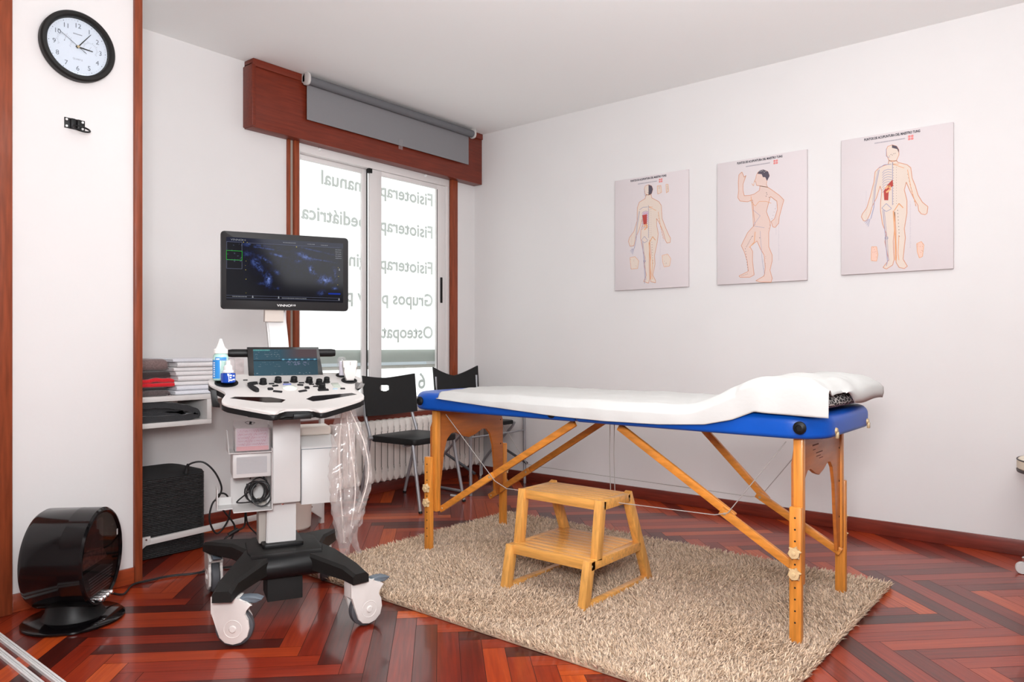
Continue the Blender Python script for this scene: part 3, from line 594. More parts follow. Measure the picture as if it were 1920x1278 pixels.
chart(2, -1.863, 0.53, 1.368, 0.735, 'middle acupuncture chart with a side view of a dark-haired body raising one arm')
chart(3, -1.152, 0.53, 1.385, 0.733, 'rightmost acupuncture chart, front view of a body with red organs and foot soles')

# ---------------------------------------------------------------- white desk with the hanging compartment
dk = thing('desk', 'white desk with a hanging compartment along the wall behind the ultrasound cart', 'desk', (-3.66, 1.95, 0))
DX0, DX1 = XA+0.016, -3.45
part(dk, 'desk_top', box(BM(), DX0, DX1, 1.42, 2.56, 0.738, 0.762, 0.002), 'deskwhite')
bm = BM(); box(bm, DX0+0.1, DX1, 1.42, 1.862, 0.617, 0.640, 0.002); box(bm, DX0+0.1, DX1, 1.838, 1.862, 0.64, 0.738, 0.002); box(bm, DX0+0.1, DX1, 1.42, 1.440, 0.64, 0.738, 0.002)
part(dk, 'compartment', bm, 'deskwhite')
for x, y in ((-3.462, 2.520), (-3.82, 2.520), (-3.462, 1.452), (-3.82, 1.452)):
    part(dk, 'leg', bar(BM(), (x, y, 0), (x, y, 0.738), 0.024, 0.024, (0, 1, 0)), 'deskwhite')
part(dk, 'stretcher', bar(BM(), (-3.452, 1.46, 0.092), (-3.452, 2.52, 0.118), 0.018, 0.028), 'deskwhite')
for y, s in ((1.47, 1), (2.51, -1)):
    bm = BM(); prism(bm, [(y, 0.03), (y, 0.12), (y+s*0.09, 0.12), (y+s*0.09, 0.095)], lambda a, b, t: (t, a, b), -3.452, -3.440, 0.002); part(dk, 'corner_gusset', bm, 'deskwhite')
    bm = BM()
    lathe(bm, [(0.006, 0), (0.004, 0.003), (0, 0.003)], (-3.440, y+s*0.07, 0.108), (1, 0, 0), 12)
    part(dk, 'bolt', bm, 'chrome')

# folded textiles
def folded(name, x0, x1, y0, y1, z0, z1, m, label, cat, group=None, layers=2, wav=0.004, fringe=False, sag=0.0):
    """folded cloth: stacked rounded layers, open edges to the side, fold to the front"""
    bm = BM(); h = (z1-z0)/layers; seed = rng.uniform(0, 9)
    for l in range(layers):
        za, zb = z0+l*h, z0+(l+1)*h; r = h*0.49; P = []
        prof = []
        for k in range(9): a = -pi/2+pi*k/8; prof.append((x1-r-0.004*abs(math.sin(seed+l*2.3))+r*math.cos(a), (za+zb)/2+r*math.sin(a)))
        for k in range(9): a = pi/2+pi*k/8; prof.append((x0+r+r*math.cos(a), (za+zb)/2+r*math.sin(a)))
        ny = 22; rows = []
        for j in range(ny+1):
            y = y0+(y1-y0)*j/ny; e = min(j, ny-j)/ny; sc = 1 if 0 < j < ny else 0.8
            dz = wav*math.sin(seed+l+y*38)+wav*0.6*math.sin(y*91+seed*3+l); q = sag*(((j/ny)-0.25)**2)*(l+1)/layers
            if l == 0: dz = 0; 
            rows.append([(px+wav*math.sin(y*30+seed+l*1.7), y, max(z0+0.0005, (za+zb)/2+(pz-(za+zb)/2)*sc+dz*min(1, l)-q)) for px, pz in prof])
        V = [[bm.verts.new(p) for p in r_] for r_ in rows]; n = len(prof)
        for a, b in zip(V, V[1:]):
            for k in range(n): bm.faces.new((a[k], a[(k+1) % n], b[(k+1) % n], b[k]))
        bm.faces.new(V[0]); bm.faces.new(V[-1][::-1])
    if fringe:
        for k in range(26):
            x = x1-0.01-random.random()*0.10; z = random.uniform(z0+0.3*(z1-z0), z1-0.008); L = random.uniform(0.010, 0.022)
            tube(bm, [(x, y1-0.004, z), (x+0.004, y1+L*0.6, z-0.003), (x+0.002, y1+L, z-random.uniform(0.004, 0.014))], 0.0012, 5)
    return solo(name, bm, m, label, cat, group, ang=60)
DT = 0.7625
fab = lambda n, c, a=0.12: mat(n, c, 0.95, noise=(a, 160, (1, 1, 1)), bump=(0.7, 260), sheen=0.35)
BG = 'blankets stacked on the desk'
tw = [('grey_fringed', 0.0, 0.028, fab('cloth_grey_brown', (0.085, 0.065, 0.065), 0.3), 'thin grey-brown folded blanket at the bottom of the blanket stack on the desk', 1.660, 1, True),
      ('black', 0.0285, 0.041, fab('cloth_black', (0.016, 0.012, 0.014)), 'thin black folded cloth directly under the red blanket', 1.652, 1, False),
      ('red', 0.0415, 0.083, fab('cloth_red', (0.62, 0.004, 0.014), 0.08), 'bright red folded blanket in the blanket stack on the desk', 1.690, 2, False),
      ('dark', 0.0835, 0.118, fab('cloth_dark_brown', (0.032, 0.020, 0.020)), 'dark brown folded blanket between the red one and the taupe one', 1.668, 1, False),
      ('taupe', 0.1185, 0.176, fab('cloth_taupe', (0.175, 0.115, 0.11), 0.25), 'taupe woolly fringed blanket on top of the blanket stack', 1.655, 1, True)]
for nm, a, b, m, lab, y1, ly, fr in tw:
    folded('folded_blanket', -3.80, -3.475, 1.425, y1, DT+a, DT+b, m, lab, 'blanket', BG, ly, 0.003, fr)
white_t = fab('cloth_white', (0.78, 0.76, 0.765), 0.03)
z = DT; hs = [0.020, 0.024, 0.021, 0.026, 0.022, 0.020, 0.024, 0.018]
pos = ['lowest', 'second from the bottom', 'third from the bottom', 'fourth from the bottom', 'fifth from the bottom', 'third from the top', 'second from the top', 'topmost']
for k, h in enumerate(hs):
    m = white_t if k not in (0, 1, 7) else (M.get('t7') or M.setdefault('t7', fab('cloth_bluish_white', (0.70, 0.71, 0.76), 0.04)))
    folded('folded_towel', -3.80, -3.485-0.006*(k % 3), 1.697+0.004*((k*3) % 5) - (0.01 if k == 7 else 0), 1.955, z+0.0005, z+h, m,
           'white folded towel, %s in the towel stack on the desk' % pos[k], 'towel', 'white towels stacked on the desk', 1, 0.0022, k == 7)
    z += h
def ufold():
    b = BM()
    def rib(ctrl, th, x1_):
        P = smoothpts([(0, y, z) for y, z in ctrl], 8); L = []; Rr = []
        for i, p in enumerate(P):
            d = (P[min(i+1, len(P)-1)]-P[max(i-1, 0)]).normalized(); n_ = Vector((0, -d.z, d.y)); t_ = th/2*(1+0.10*math.sin(i*0.9))
            L.append(p+n_*t_); Rr.append(p-n_*t_)
        lp = L+Rr[::-1]
        rows = [[b.verts.new((x, q.y, q.z)) for q in lp] for x in (-3.76, x1_-0.006, x1_)]
        for q, v in zip(lp, rows[2]): v.co.z = v.co.z*0.96+0.04*(sum(t.z for t in lp)/len(lp))
        n_ = len(lp)
        for r0, r1 in zip(rows, rows[1:]):
            for k in range(n_): b.faces.new((r0[k], r0[(k+1) % n_], r1[(k+1) % n_], r1[k]))
        m_ = n_//2
        for r0 in (rows[0], rows[2]):
            for k in range(m_-1): b.faces.new((r0[k], r0[k+1], r0[n_-2-k], r0[n_-1-k]))
    rib([(1.445, .722), (1.55, .724), (1.62, .722), (1.70, .710), (1.76, .694), (1.795, .672), (1.775, .658), (1.70, .654), (1.55, .657), (1.445, .657)], 0.030, -3.462)
    rib([(1.447, .698), (1.50, .701), (1.60, .700), (1.68, .692), (1.735, .679), (1.70, .674), (1.60, .676), (1.447, .678)], 0.024, -3.477)
    solo('folded_blanket', b, fab('cloth_charcoal', (0.026, 0.027, 0.030)), 'charcoal folded blanket inside the open compartment under the desk top', 'blanket', ang=60)
ufold()
bx = BM(); box(bx, -3.66, -3.50, 1.975, 2.068, DT, 0.935, 0.006)
solo('paper_box', bx, mat('pale_printed_card', (0.66, 0.60, 0.60), 0.8, noise=(0.13, 22, (1, 1, 2))), 'pale mottled cardboard box on the desk behind the gel bottles', 'box')
# black woven basket under the desk
bk = thing('storage_basket', 'black woven storage basket standing under the white desk', 'basket', (-3.62, 1.62, 0))
def basket_geo():
    bm = BM(); pts = rrect(0.325, 0.465, 0.05, 8, -3.645, 1.625)
    nz = 46; n = len(pts); rows = []
    for i in range(nz*2+1):
        z = 0.004+0.372*i/(nz*2); off = 0.0022*(1 if i % 2 else -1)+0.0006*math.sin(i*2.1)
        rows.append([])
        for k, (x, y) in enumerate(pts):
            cx, cy = x+3.645, y-1.625; L = math.hypot(cx, cy); rows[-1].append(bm.verts.new((x+cx/L*off, y+cy/L*off, z)))
    for a, b in zip(rows, rows[1:]):
        for k in range(n): bm.faces.new((a[k], a[(k+1) % n], b[(k+1) % n], b[k]))
    bm.faces.new(rows[0][::-1]); return bm
part(bk, 'woven_body', basket_geo(), mat('black_woven_fibre', (0.013, 0.013, 0.014), 0.6, noise=(0.9, 120, (1, 1, 1)), bump=(0.9, 240)))
bm = BM(); pts = rrect(0.325, 0.465, 0.05, 8, -3.645, 1.625)
rows = []
for s, z in ((1.0, 0.374), (0.97, 0.386), (0.85, 0.393), (0.5, 0.397), (0.02, 0.398)):
    rows.append([bm.verts.new((-3.645+(x+3.645)*s, 1.625+(y-1.625)*s, z)) for x, y in pts])
for a, b in zip(rows, rows[1:]):
    for k in range(len(pts)): bm.faces.new((a[k], a[(k+1) % len(pts)], b[(k+1) % len(pts)], b[k]))
bm.faces.new(rows[-1]); part(bk, 'soft_lid', bm, mat('black_felt', (0.014, 0.014, 0.015), 0.95, bump=(0.6, 200)))
# white waste bin
bn = BM(); lathe(bn, [(0.085, 0), (0.093, 0.01), (0.105, 0.27), (0.110, 0.28), (0.106, 0.285), (0.099, 0.27), (0.088, 0.02), (0, 0.02)], (-3.49, 2.355, 0), seg=40)
solo('waste_bin', bn, mat('cream_plastic', (0.72, 0.63, 0.56), 0.45), 'cream round waste bin on the floor under the right end of the desk', 'bin')
# black cords
cd = BM(); tube(cd, [(-3.47, 1.752, 0.392), (-3.455, 1.752, 0.428), (-3.42, 1.80, 0.436), (-3.40, 1.849, 0.385), (-3.40, 1.885, 0.307), (-3.405, 1.876, 0.261), (-3.41, 1.843, 0.227), (-3.41, 1.829, 0.151), (-3.41, 1.865, 0.079), (-3.40, 1.913, 0.123), (-3.40, 1.933, 0.199), (-3.40, 1.913, 0.26), (-3.39, 1.871, 0.275), (-3.385, 1.851, 0.244), (-3.39, 1.899, 0.178), (-3.40, 1.955, 0.101), (-3.38, 1.93, 0.05), (-3.33, 1.87, 0.012), (-3.25, 1.90, 0.006)], 0.0045, 8, smooth=6)
c_o = solo('power_cord', cd, 'cord', 'black looping power cord leaving the top of the woven basket', 'cord')
pl = BM(); tube(pl, [(-3.48, 1.747, 0.385), (-3.475, 1.748, 0.400), (-3.468, 1.751, 0.428)], [0.013, 0.010, 0.006], 12); po = finish(pl, 'plug', 'cord'); po.parent = c_o; po.location = -c_o.location
cd = BM(); tube(cd, [(-3.35, 1.985, 0.30), (-3.352, 1.985, 0.16), (-3.355, 1.98, 0.10), (-3.35, 1.93, 0.085), (-3.36, 1.885, 0.06), (-3.34, 1.86, 0.03), (-3.30, 1.93, 0.010), (-3.2, 2.0, 0.006), (-3.05, 2.0, 0.006)], 0.0045, 8, smooth=6)
tube(cd, [(-3.345, 1.988, 0.30), (-3.347, 1.99, 0.13), (-3.33, 2.03, 0.06), (-3.28, 2.06, 0.012), (-3.1, 2.06, 0.006)], 0.004, 8, smooth=6)
tube(cd, [(-3.36, 1.90, 0.072), (-3.352, 1.945, 0.092)], 0.011, 10)
solo('power_cord', cd, 'cord', 'black cable pair hanging from the cart tray down to the floor behind', 'cord')
cd = BM(); tube(cd, [(-3.00, 1.20, 0.05), (-3.06, 1.28, 0.008), (-3.16, 1.36, 0.006), (-3.165, 1.44, 0.006), (-3.154, 1.52, 0.006), (-3.108, 1.60, 0.006), (-3.10, 1.70, 0.006), (-3.05, 1.80, 0.006), (-3.0, 1.95, 0.006)], 0.0045, 8, smooth=6)
solo('heater_cord', cd, 'cord', 'black cord running along the floor from the heater toward the cart', 'cord')

# ---------------------------------------------------------------- electric stove heater
def heater():
    cx, cy = -2.935, 1.055; n = Vector((0.695, 0.719, 0)).normalized(); h = Vector((-n.y, n.x, 0)); r, zc = 0.176, 0.231
    ht = thing('fireplace_heater', 'glossy black round electric fireplace heater on a disc foot by the partition', 'heater', (cx, cy, 0))
    b = BM(); lathe(b, [(0.160, 0), (0.166, 0.004), (0.166, 0.010), (0.158, 0.016), (0.08, 0.022), (0, 0.022)], (cx, cy, 0), seg=72); part(ht, 'foot', b, 'blackgloss')
    b = BM(); lathe(b, [(0.105, 0.019), (0.092, 0.04), (0.086, 0.080), (0, 0.080)], (cx, cy, 0), seg=48); part(ht, 'stem', b, 'black')
    c0 = Vector((cx, cy, zc))
    b = BM(); lathe(b, [(0, -0.112), (r-0.03, -0.112), (r-0.008, -0.106), (r, -0.092), (r, 0.02), (r+0.0005, 0.0225), (r, 0.025), (r, 0.094), (r-0.006, 0.101), (r-0.012, 0.102), (r-0.018, 0.096), (r-0.020, 0.05), (0, 0.05)], c0, n, 96); part(ht, 'drum', b, 'blackgloss')
    P = lambda a, b_, t: tuple(c0+h*a+Vector((0, 0, b_))+n*t)
    # hearth box, log bed, grille behind the glass
    b = BM(); box_pts = rrect(0.22, 0.15, 0.008, 3, 0, 0.045)
    prism(b, box_pts, P, 0.052, 0.056); part(ht, 'hearth_panel', b, mat('dark_brown_hearth', (0.09, 0.04, 0.035), 0.5, noise=(0.5, 30, (1, 1, 1))))
    b = BM(); prism(b, [(-0.105, -0.03), (0.105, -0.03), (0.075, 0.01), (-0.02, 0.03), (-0.085, 0.012)], P, 0.056, 0.074, 0.004)
    part(ht, 'coal_bed', b, mat('ember_bed', (0.26, 0.15, 0.13), 0.7, noise=(0.6, 60, (1, 1, 1)), bump=(0.9, 90)))
    b = BM()
    for q in range(7): box_ = [(-0.10+0.004*q, -0.062-q*0.0105), (0.10-0.004*q, -0.062-q*0.0105), (0.10-0.004*q, -0.058-q*0.0105), (-0.10+0.004*q, -0.058-q*0.0105)]; prism(b, box_, P, 0.05, 0.094)
    part(ht, 'louvre_grille', b, mat('grille_black', (0.10, 0.10, 0.105), 0.3, coat=0.4))
    b = BM(); lathe(b, [(r-0.019, 0.093), (r-0.019, 0.0955), (0, 0.0955)], c0, n, 80)
    part(ht, 'front_glass', b, glassy('smoked_glass', (0.62, 0.56, 0.56), 1.25, 0.02))
    for q in range(4):
        b = BM(); lathe(b, [(0.0085, 0), (0.0085, 0.020), (0.006, 0.024), (0, 0.0245)], P(-0.042+0.028*q, -0.146, 0.094), n, 20); part(ht, 'control_knob', b, 'chrome')
    b = BM(); prism(b, rrect(0.010, 0.022, 0.001, 2, 0.135, 0.055), P, 0.096, 0.0963); part(ht, 'rating_label', b, 'whitecool')
heater()

# ---------------------------------------------------------------- massage table
TC = (-1.70, 2.785)
mt = thing('massage_table', 'blue padded folding massage table on orange wooden legs', 'massage table', (TC[0], TC[1], 0))
def cushion(x0, x1, rl, rr):
    """half cushion, rounded in plan at its outer corners, soft edges"""
    y0, y1, z0, z1 = 2.45, 3.12, 0.692, 0.776; nz = 10; b = BM(); rows = []
    def outline(ins):
        pts = []
        for cx_, cy_, a0, r in ((x1, y1, 0, rr), (x0, y1, 90, rl), (x0, y0, 180, rl), (x1, y0, 270, rr)):
            sx = -1 if cx_ == x1 else 1; sy = -1 if cy_ == y1 else 1
            for k in range(9):
                a = R(a0+90*k/8); rr_ = max(r-ins, 0.001); pts.append((cx_+sx*r+rr_*math.cos(a) if r > ins else cx_+sx*ins, cy_+sy*r+rr_*math.sin(a) if r > ins else cy_+sy*ins))
        return pts
    prof = []
    for k in range(7): a = pi/2*k/6; prof.append((0.016*(1-math.sin(a)), z0+0.016*(1-math.cos(a))))
    for k in range(9): a = pi/2*k/8; prof.append((0.034*(1-math.cos(a)), z1-0.034+0.034*math.sin(a)))
    prof.append((0.08, z1+0.001)); prof.append((0.15, z1+0.002))
    for ins, z in prof: rows.append([b.verts.new((x, y, z)) for x, y in outline(ins)])
    n = len(rows[0])
    for r0, r1 in zip(rows, rows[1:]):
        for k in range(n): b.faces.new((r0[k], r0[(k+1) % n], r1[(k+1) % n], r1[k]))
    b.faces.new(rows[0][::-1]); b.faces.new(rows[-1]); return b
part(mt, 'left_cushion', cushion(-2.700, -1.690, 0.16, 0.02), 'blue_vinyl', ang=50)
part(mt, 'right_cushion', cushion(-1.688, -0.722, 0.02, 0.13), 'blue_vinyl', ang=50)
b = BM(); box(b, -2.62, -1.70, 2.56, 3.04, 0.682, 0.692, 0.003); box(b, -1.68, -0.80, 2.56, 3.04, 0.682, 0.692, 0.003)
part(mt, 'base_board', b, 'ply')
for x, z in ((-2.585, 0.735), (-1.80, 0.722), (-0.795, 0.732)):
    b = BM(); lathe(b, [(0.021, 0), (0.021, 0.006), (0.014, 0.012), (0.010, 0.013), (0.009, 0.009), (0, 0.009)], (x, 2.451, z), (0, -1, 0), 24); part(mt, 'corner_bumper', b, 'black')
for y in (2.59, 2.99):
    b = BM(); lathe(b, [(0.012, 0), (0.009, 0.006), (0, 0.007)], (-0.722, y, 0.715), (1, 0, 0), 18); box(b, -0.722, -0.712, y-0.006, y+0.006, 0.690, 0.712, 0.002)
    part(mt, 'strap_stud', b, 'brass')
def star(b, c, ax, r=0.024):
    pts = []
    for k in range(12): a = pi*k/6+0.25; rr_ = r if k % 2 == 0 else r*0.58; pts.append((rr_*math.cos(a), rr_*math.sin(a)))
    prism(b, pts, lambda p, q, t: (c[0]+p, c[1]+ax*t, c[2]+q), 0, 0.014, 0.003); lathe(b, [(0.008, 0.012), (0.006, 0.018), (0, 0.019)], c, (0, ax, 0), 12)
for (x, y, s, xe) in ((-2.540, 2.515, -1, -0.020), (-0.818, 2.515, -1, 0.0), (-2.630, 3.07, 1, 0.020), (-0.845, 3.07, 1, 0.0)):
    lg = part(mt, 'leg', bar(BM(), (x, y, 0.20), (x, y, 0.690), 0.032, 0.030, (0, 1, 0), 0.004), 'wood')
    yo = y+s*0.030
    b = BM(); bar(b, (x+xe, yo, 0.012), (x+xe, yo, 0.465), 0.040, 0.026, (0, 1, 0), 0.004); part(lg, 'leg_extension', b, 'wood')
    part(lg, 'rubber_foot', box(BM(), x+xe-0.012, x+xe+0.012, yo-0.010, yo+0.010, 0.000, 0.013), 'black')
    b = BM()
    for k in range(10):
        z = 0.43-k*0.0385
        if abs(z-0.315) < 0.02 or abs(z-0.245) < 0.015: continue
        lathe(b, [(0.0032, 0), (0.0032, 0.0012), (0, 0.0012)], (x+xe, yo+s*0.0125, z), (0, s, 0), 10)
    part(lg, 'adjustment_hole', b, 'hole')
    for z in (0.315, 0.245):
        b = BM(); star(b, (x+xe, yo+s*0.013, z), s); part(lg, 'star_knob', b, 'knobwood')
arch = [(-.27, .20), (-.27, .60), (-.245, .655), (-.20, .688), (.20, .688), (.245, .655), (.27, .60), (.27, .20), (.225, .20), (.20, .36), (.188, .47), (.165, .535), (.135, .562), (.10, .565), (.05, .540), (0, .528), (-.05, .540), (-.10, .565), (-.135, .562), (-.165, .535), (-.188, .47), (-.20, .36), (-.225, .20)]
for x in (-2.585, -0.842):
    pn = part(mt, 'arched_end_panel', prism(BM(), arch, lambda a, b_, t: (t, 2.793+a, b_), x-0.006, x+0.006, 0.002), 'ply', ang=25)
    sx = x+0.0062
    for a, z in ((-.25, .58), (-.25, .56), (-.25, .42), (-.25, .30), (.25, .60), (.25, .47), (.25, .33)): part(pn, 'screw_head', lathe(BM(), [(0.004, 0), (0.003, 0.001), (0, 0.001)], (sx, 2.793+a, z), (1, 0, 0), 10), 'hole')
    if x > -1:
        b = BM()
        for a, z, w_, h_ in ((.035, .655, .022, .018), (-.045, .640, .07, .006), (-.06, .625, .03, .003), (0.0, .610, .075, .004), (-.01, .598, .05, .003), (.02, .588, .045, .003)): box(b, sx-0.0004, sx+0.0002, 2.793+a-w_/2, 2.793+a+w_/2, z, z+h_)
        part(pn, 'printed_stamp', b, mat('faded_brown_stamp', (0.22, 0.07, 0.03), 0.7), label='faded dark stamp printed on the panel')
def brace(x0, z0, xm, zm, x1, z1, y):
    b = BM(); d = Vector((x1-x0, 0, z1-z0)).normalized()
    a, m_, e = Vector((x0, y, z0)), Vector((xm, y, zm)), Vector((x1, y, z1))
    bar(b, a, m_+d*0.02, 0.018, 0.030); br = part(mt, 'brace', b, 'woodx')
    b = BM(); bar(b, m_-d*0.03+Vector((0, 0.019, 0.004)), e+Vector((0, 0.019, 0)), 0.018, 0.030); part(br, 'upper_brace', b, 'woodx')
    b = BM(); lathe(b, [(0.006, 0), (0.004, 0.002), (0, 0.002)], m_+Vector((0, -0.009, 0.0)), (0, -1, 0), 12); lathe(b, [(0.005, 0), (0.003, 0.002), (0, 0.002)], a+d*0.02+Vector((0, -0.009, 0)), (0, -1, 0), 12); part(br, 'pivot_bolt', b, 'brass')
brace(-2.530, 0.205, -2.21, 0.400, -1.755, 0.676, 2.535); brace(-0.832, 0.245, -1.085, 0.395, -1.540, 0.676, 2.535)
brace(-2.66, 0.17, -2.40, 0.335, -1.86, 0.676, 3.045); brace(-0.83, 0.19, -1.15, 0.365, -1.46, 0.55+0.126, 3.045)
def cable(pts): part(mt, 'support_cable', tube(BM(), pts, 0.0018, 6), 'cable')
cable([(-2.47, 2.51, 0.672), (-2.17, 2.52, 0.388), (-2.10, 2.52, 0.362), (-1.12, 2.52, 0.388), (-1.07, 2.52, 0.402), (-0.86, 2.51, 0.676)])
cable([(-2.64, 3.08, 0.62), (-2.42, 3.07, 0.372), (-2.36, 3.07, 0.366), (-1.20, 3.07, 0.356), (-1.16, 3.07, 0.362), (-0.93, 3.08, 0.66)])
for x in (-1.722, -1.700): cable([(x, 2.78, 0.676), (x-0.003, 2.78, 0.52), (x+0.002, 2.78, 0.365)])

# pillow under the sheet, black with a white pattern
def pillow_pat():
    m = bpy.data.materials.new('black_white_pattern'); t = nt(m); bs = t.nodes['Principled BSDF']
    tc = t.nodes.new('ShaderNodeTexCoord'); vo = t.nodes.new('ShaderNodeTexVoronoi'); vo.feature = 'DISTANCE_TO_EDGE'; vo.inputs['Scale'].default_value = 75
    mp = t.nodes.new('ShaderNodeMapping'); mp.inputs['Scale'].default_value = (1, 0.5, 1)
    rp = t.nodes.new('ShaderNodeValToRGB'); rp.color_ramp.interpolation = 'CONSTANT'
    rp.color_ramp.elements[0].color = (0.5, 0.47, 0.45, 1); rp.color_ramp.elements[1].color = (0.012, 0.011, 0.013, 1); rp.color_ramp.elements[1].position = 0.07
    t.links.new(tc.outputs['Object'], mp.inputs[0]); t.links.new(mp.outputs[0], vo.inputs['Vector']); t.links.new(vo.outputs['Distance'], rp.inputs[0]); t.links.new(rp.outputs[0], bs.inputs['Base Color']); bs.inputs['Roughness'].default_value = 0.85; return m
PX0, PX1, PY0, PY1 = -1.10, -0.715, 2.470, 3.10
def pillow_h(x, y, top=True):
    u = (x-(PX0+PX1)/2)/((PX1-PX0)/2); v = (y-(PY0+PY1)/2)/((PY1-PY0)/2)
    e = max(0.0, 1-abs(u)**3.0)*max(0.0, 1-abs(v)**4.5); return e**0.5
b = BM(); N = 34; up = []; dn = []
for i in range(N+1):
    ru, rd = [], []
    for j in range(N+1):
        x = PX0+(PX1-PX0)*(0.5-0.5*math.cos(pi*i/N)); y = PY0+(PY1-PY0)*(0.5-0.5*math.cos(pi*j/N)); h_ = pillow_h(x, y)
        ru.append((x, y, 0.806+0.060*h_)); rd.append((x, y, 0.806-0.0275*h_))
    up.append(ru); dn.append(rd)
grid(b, up); grid(b, dn); bmesh.ops.remove_doubles(b, verts=b.verts, dist=0.0004)
solo('pillow', b, pillow_pat(), 'black and white patterned pillow mostly hidden under the sheet on the massage table', 'pillow')

# white cotton sheet draped over table and pillow
def drape():
    xl = lambda y: float(np.interp(y, [2.44, 2.50, 2.60, 2.88, 2.98, 3.09, 3.13], [-2.46, -2.475, -2.505, -2.585, -2.57, -2.44, -2.43]))
    xr = lambda y: float(np.interp(y, [2.44, 2.50, 2.62, 2.76, 2.95, 3.13], [-0.700, -0.710, -0.712, -0.716, -0.716, -0.710]))
    hemx = [-2.46, -2.18, -1.95, -1.77, -1.54, -1.30, -1.12, -1.02, -0.940, -0.900, -0.80, -0.70]
    hemz = [0.752, 0.735, 0.722, 0.712, 0.707, 0.710, 0.722, 0.745, 0.778, 0.775, 0.772, 0.770]
    NX = 190; ys = []; 
    NT, NH = 46, 16
    P = []
    def ztop(x, y):
        base = 0.7815
        # cloth over the pillow falls off softly towards the table
        u = np.clip((x+1.22)/0.30, 0, 1); s = u*u*(3-2*u)
        v = (y-2.80)/0.36; e = max(0.0, 1-abs(v)**5)**0.4 if abs(v) < 1 else 0
        hump = 0.1085*s*(0.82+0.18*e)*(1-0.16*np.clip((x+0.90)/0.2, 0, 1)**2)
        wr = 0.0024*math.sin(9*x+5*y)+0.0026*math.sin(23*x-14*y+1)+0.002*math.sin(31*y+12*x)
        wr += 0.0022*max(0, math.sin(3.3*x+1.2))*math.sin(26*y+6*x)
        crease = 0.0022*math.exp(-((x+1.33+0.35*(y-2.8))/0.006)**2)+0.0018*math.exp(-((x+2.02)/0.005)**2)
        if s > 0: wr += 0.009*s*(math.sin(11*y+7*x+2)*math.sin(19*x-6*y))+0.003*s*math.sin(34*y+22*x)
        return base+hump+abs(wr)*0.7+crease
    for i in range(NX+1):
        row = []
        t = i/NX
        for j in range(NT+1):                                   # far hem, over the top, to the near edge
            y = 3.13-(3.13-2.447)*j/NT; x = xl(y)+(xr(y)-xl(y))*t
            z = ztop(x, y)
            # round over the cushion edges
            dn = y-2.447; df = 3.13-y
            if dn < 0.03: z -= 0.028*(1-dn/0.03)**2*(1 if x < -1.0 else 0.25)
            if df < 0.03 and x < -1.15: z -= 0.030*(1-df/0.03)**2
            # the far right corner lifts off the pillow and droops past the table end
            if x > -0.78: 
                f = min(1, max(0, (y-2.447)/0.05)); g = np.clip((x+0.78)/0.07, 0, 1)**1.6
                z -= f*g*(0.036 if y < 2.8 else 0.036-0.020*min(1, (y-2.8)/0.2))
            row.append((x, y, z))
        x0, _, z0 = row[-1]
        zb = float(np.interp(x0, hemx, hemz))
        for j in range(1, NH+1):
            f = j/NH; z = z0+(zb-z0)*f if z0 > zb else z0-0.001*j
            fold = 0.004*math.sin(40*x0)*f+0.006*math.exp(-((x0+0.93)/0.03)**2)*f
            row.append((x0, 2.4430-0.005*math.sin(pi*f*0.5)-fold*(0.6 if x0 > -1.1 else 0.35)-0.0025, z))
        P.append(row)
    b = BM(); V = grid(b, P)
    # far flap hanging off the right corner of the pillow
    Q = []
    for j in range(0, 34):
        y = 3.13-(3.13-2.447)*j/NT; x, _, z = P[-1][j]
        L = max(0.0, z-0.799-0.004*math.sin(y*17))*min(1.0, max(0.0, (y-2.66)/0.10))
        Q.append([(x, y, z), (x+0.012, y, z-0.25*L), (x+0.014, y-0.004, z-0.65*L), (x+0.010, y-0.006, z-L)])
    grid(b, Q); bmesh.ops.remove_doubles(b, verts=b.verts, dist=0.0003)
    o = solo('bed_sheet', b, 'sheet', 'white cotton sheet draped over the massage table and pillow', 'sheet', ang=180)
    sm = o.modifiers.new('thick', 'SOLIDIFY'); sm.thickness = 0.0018; sm.offset = 1
drape()

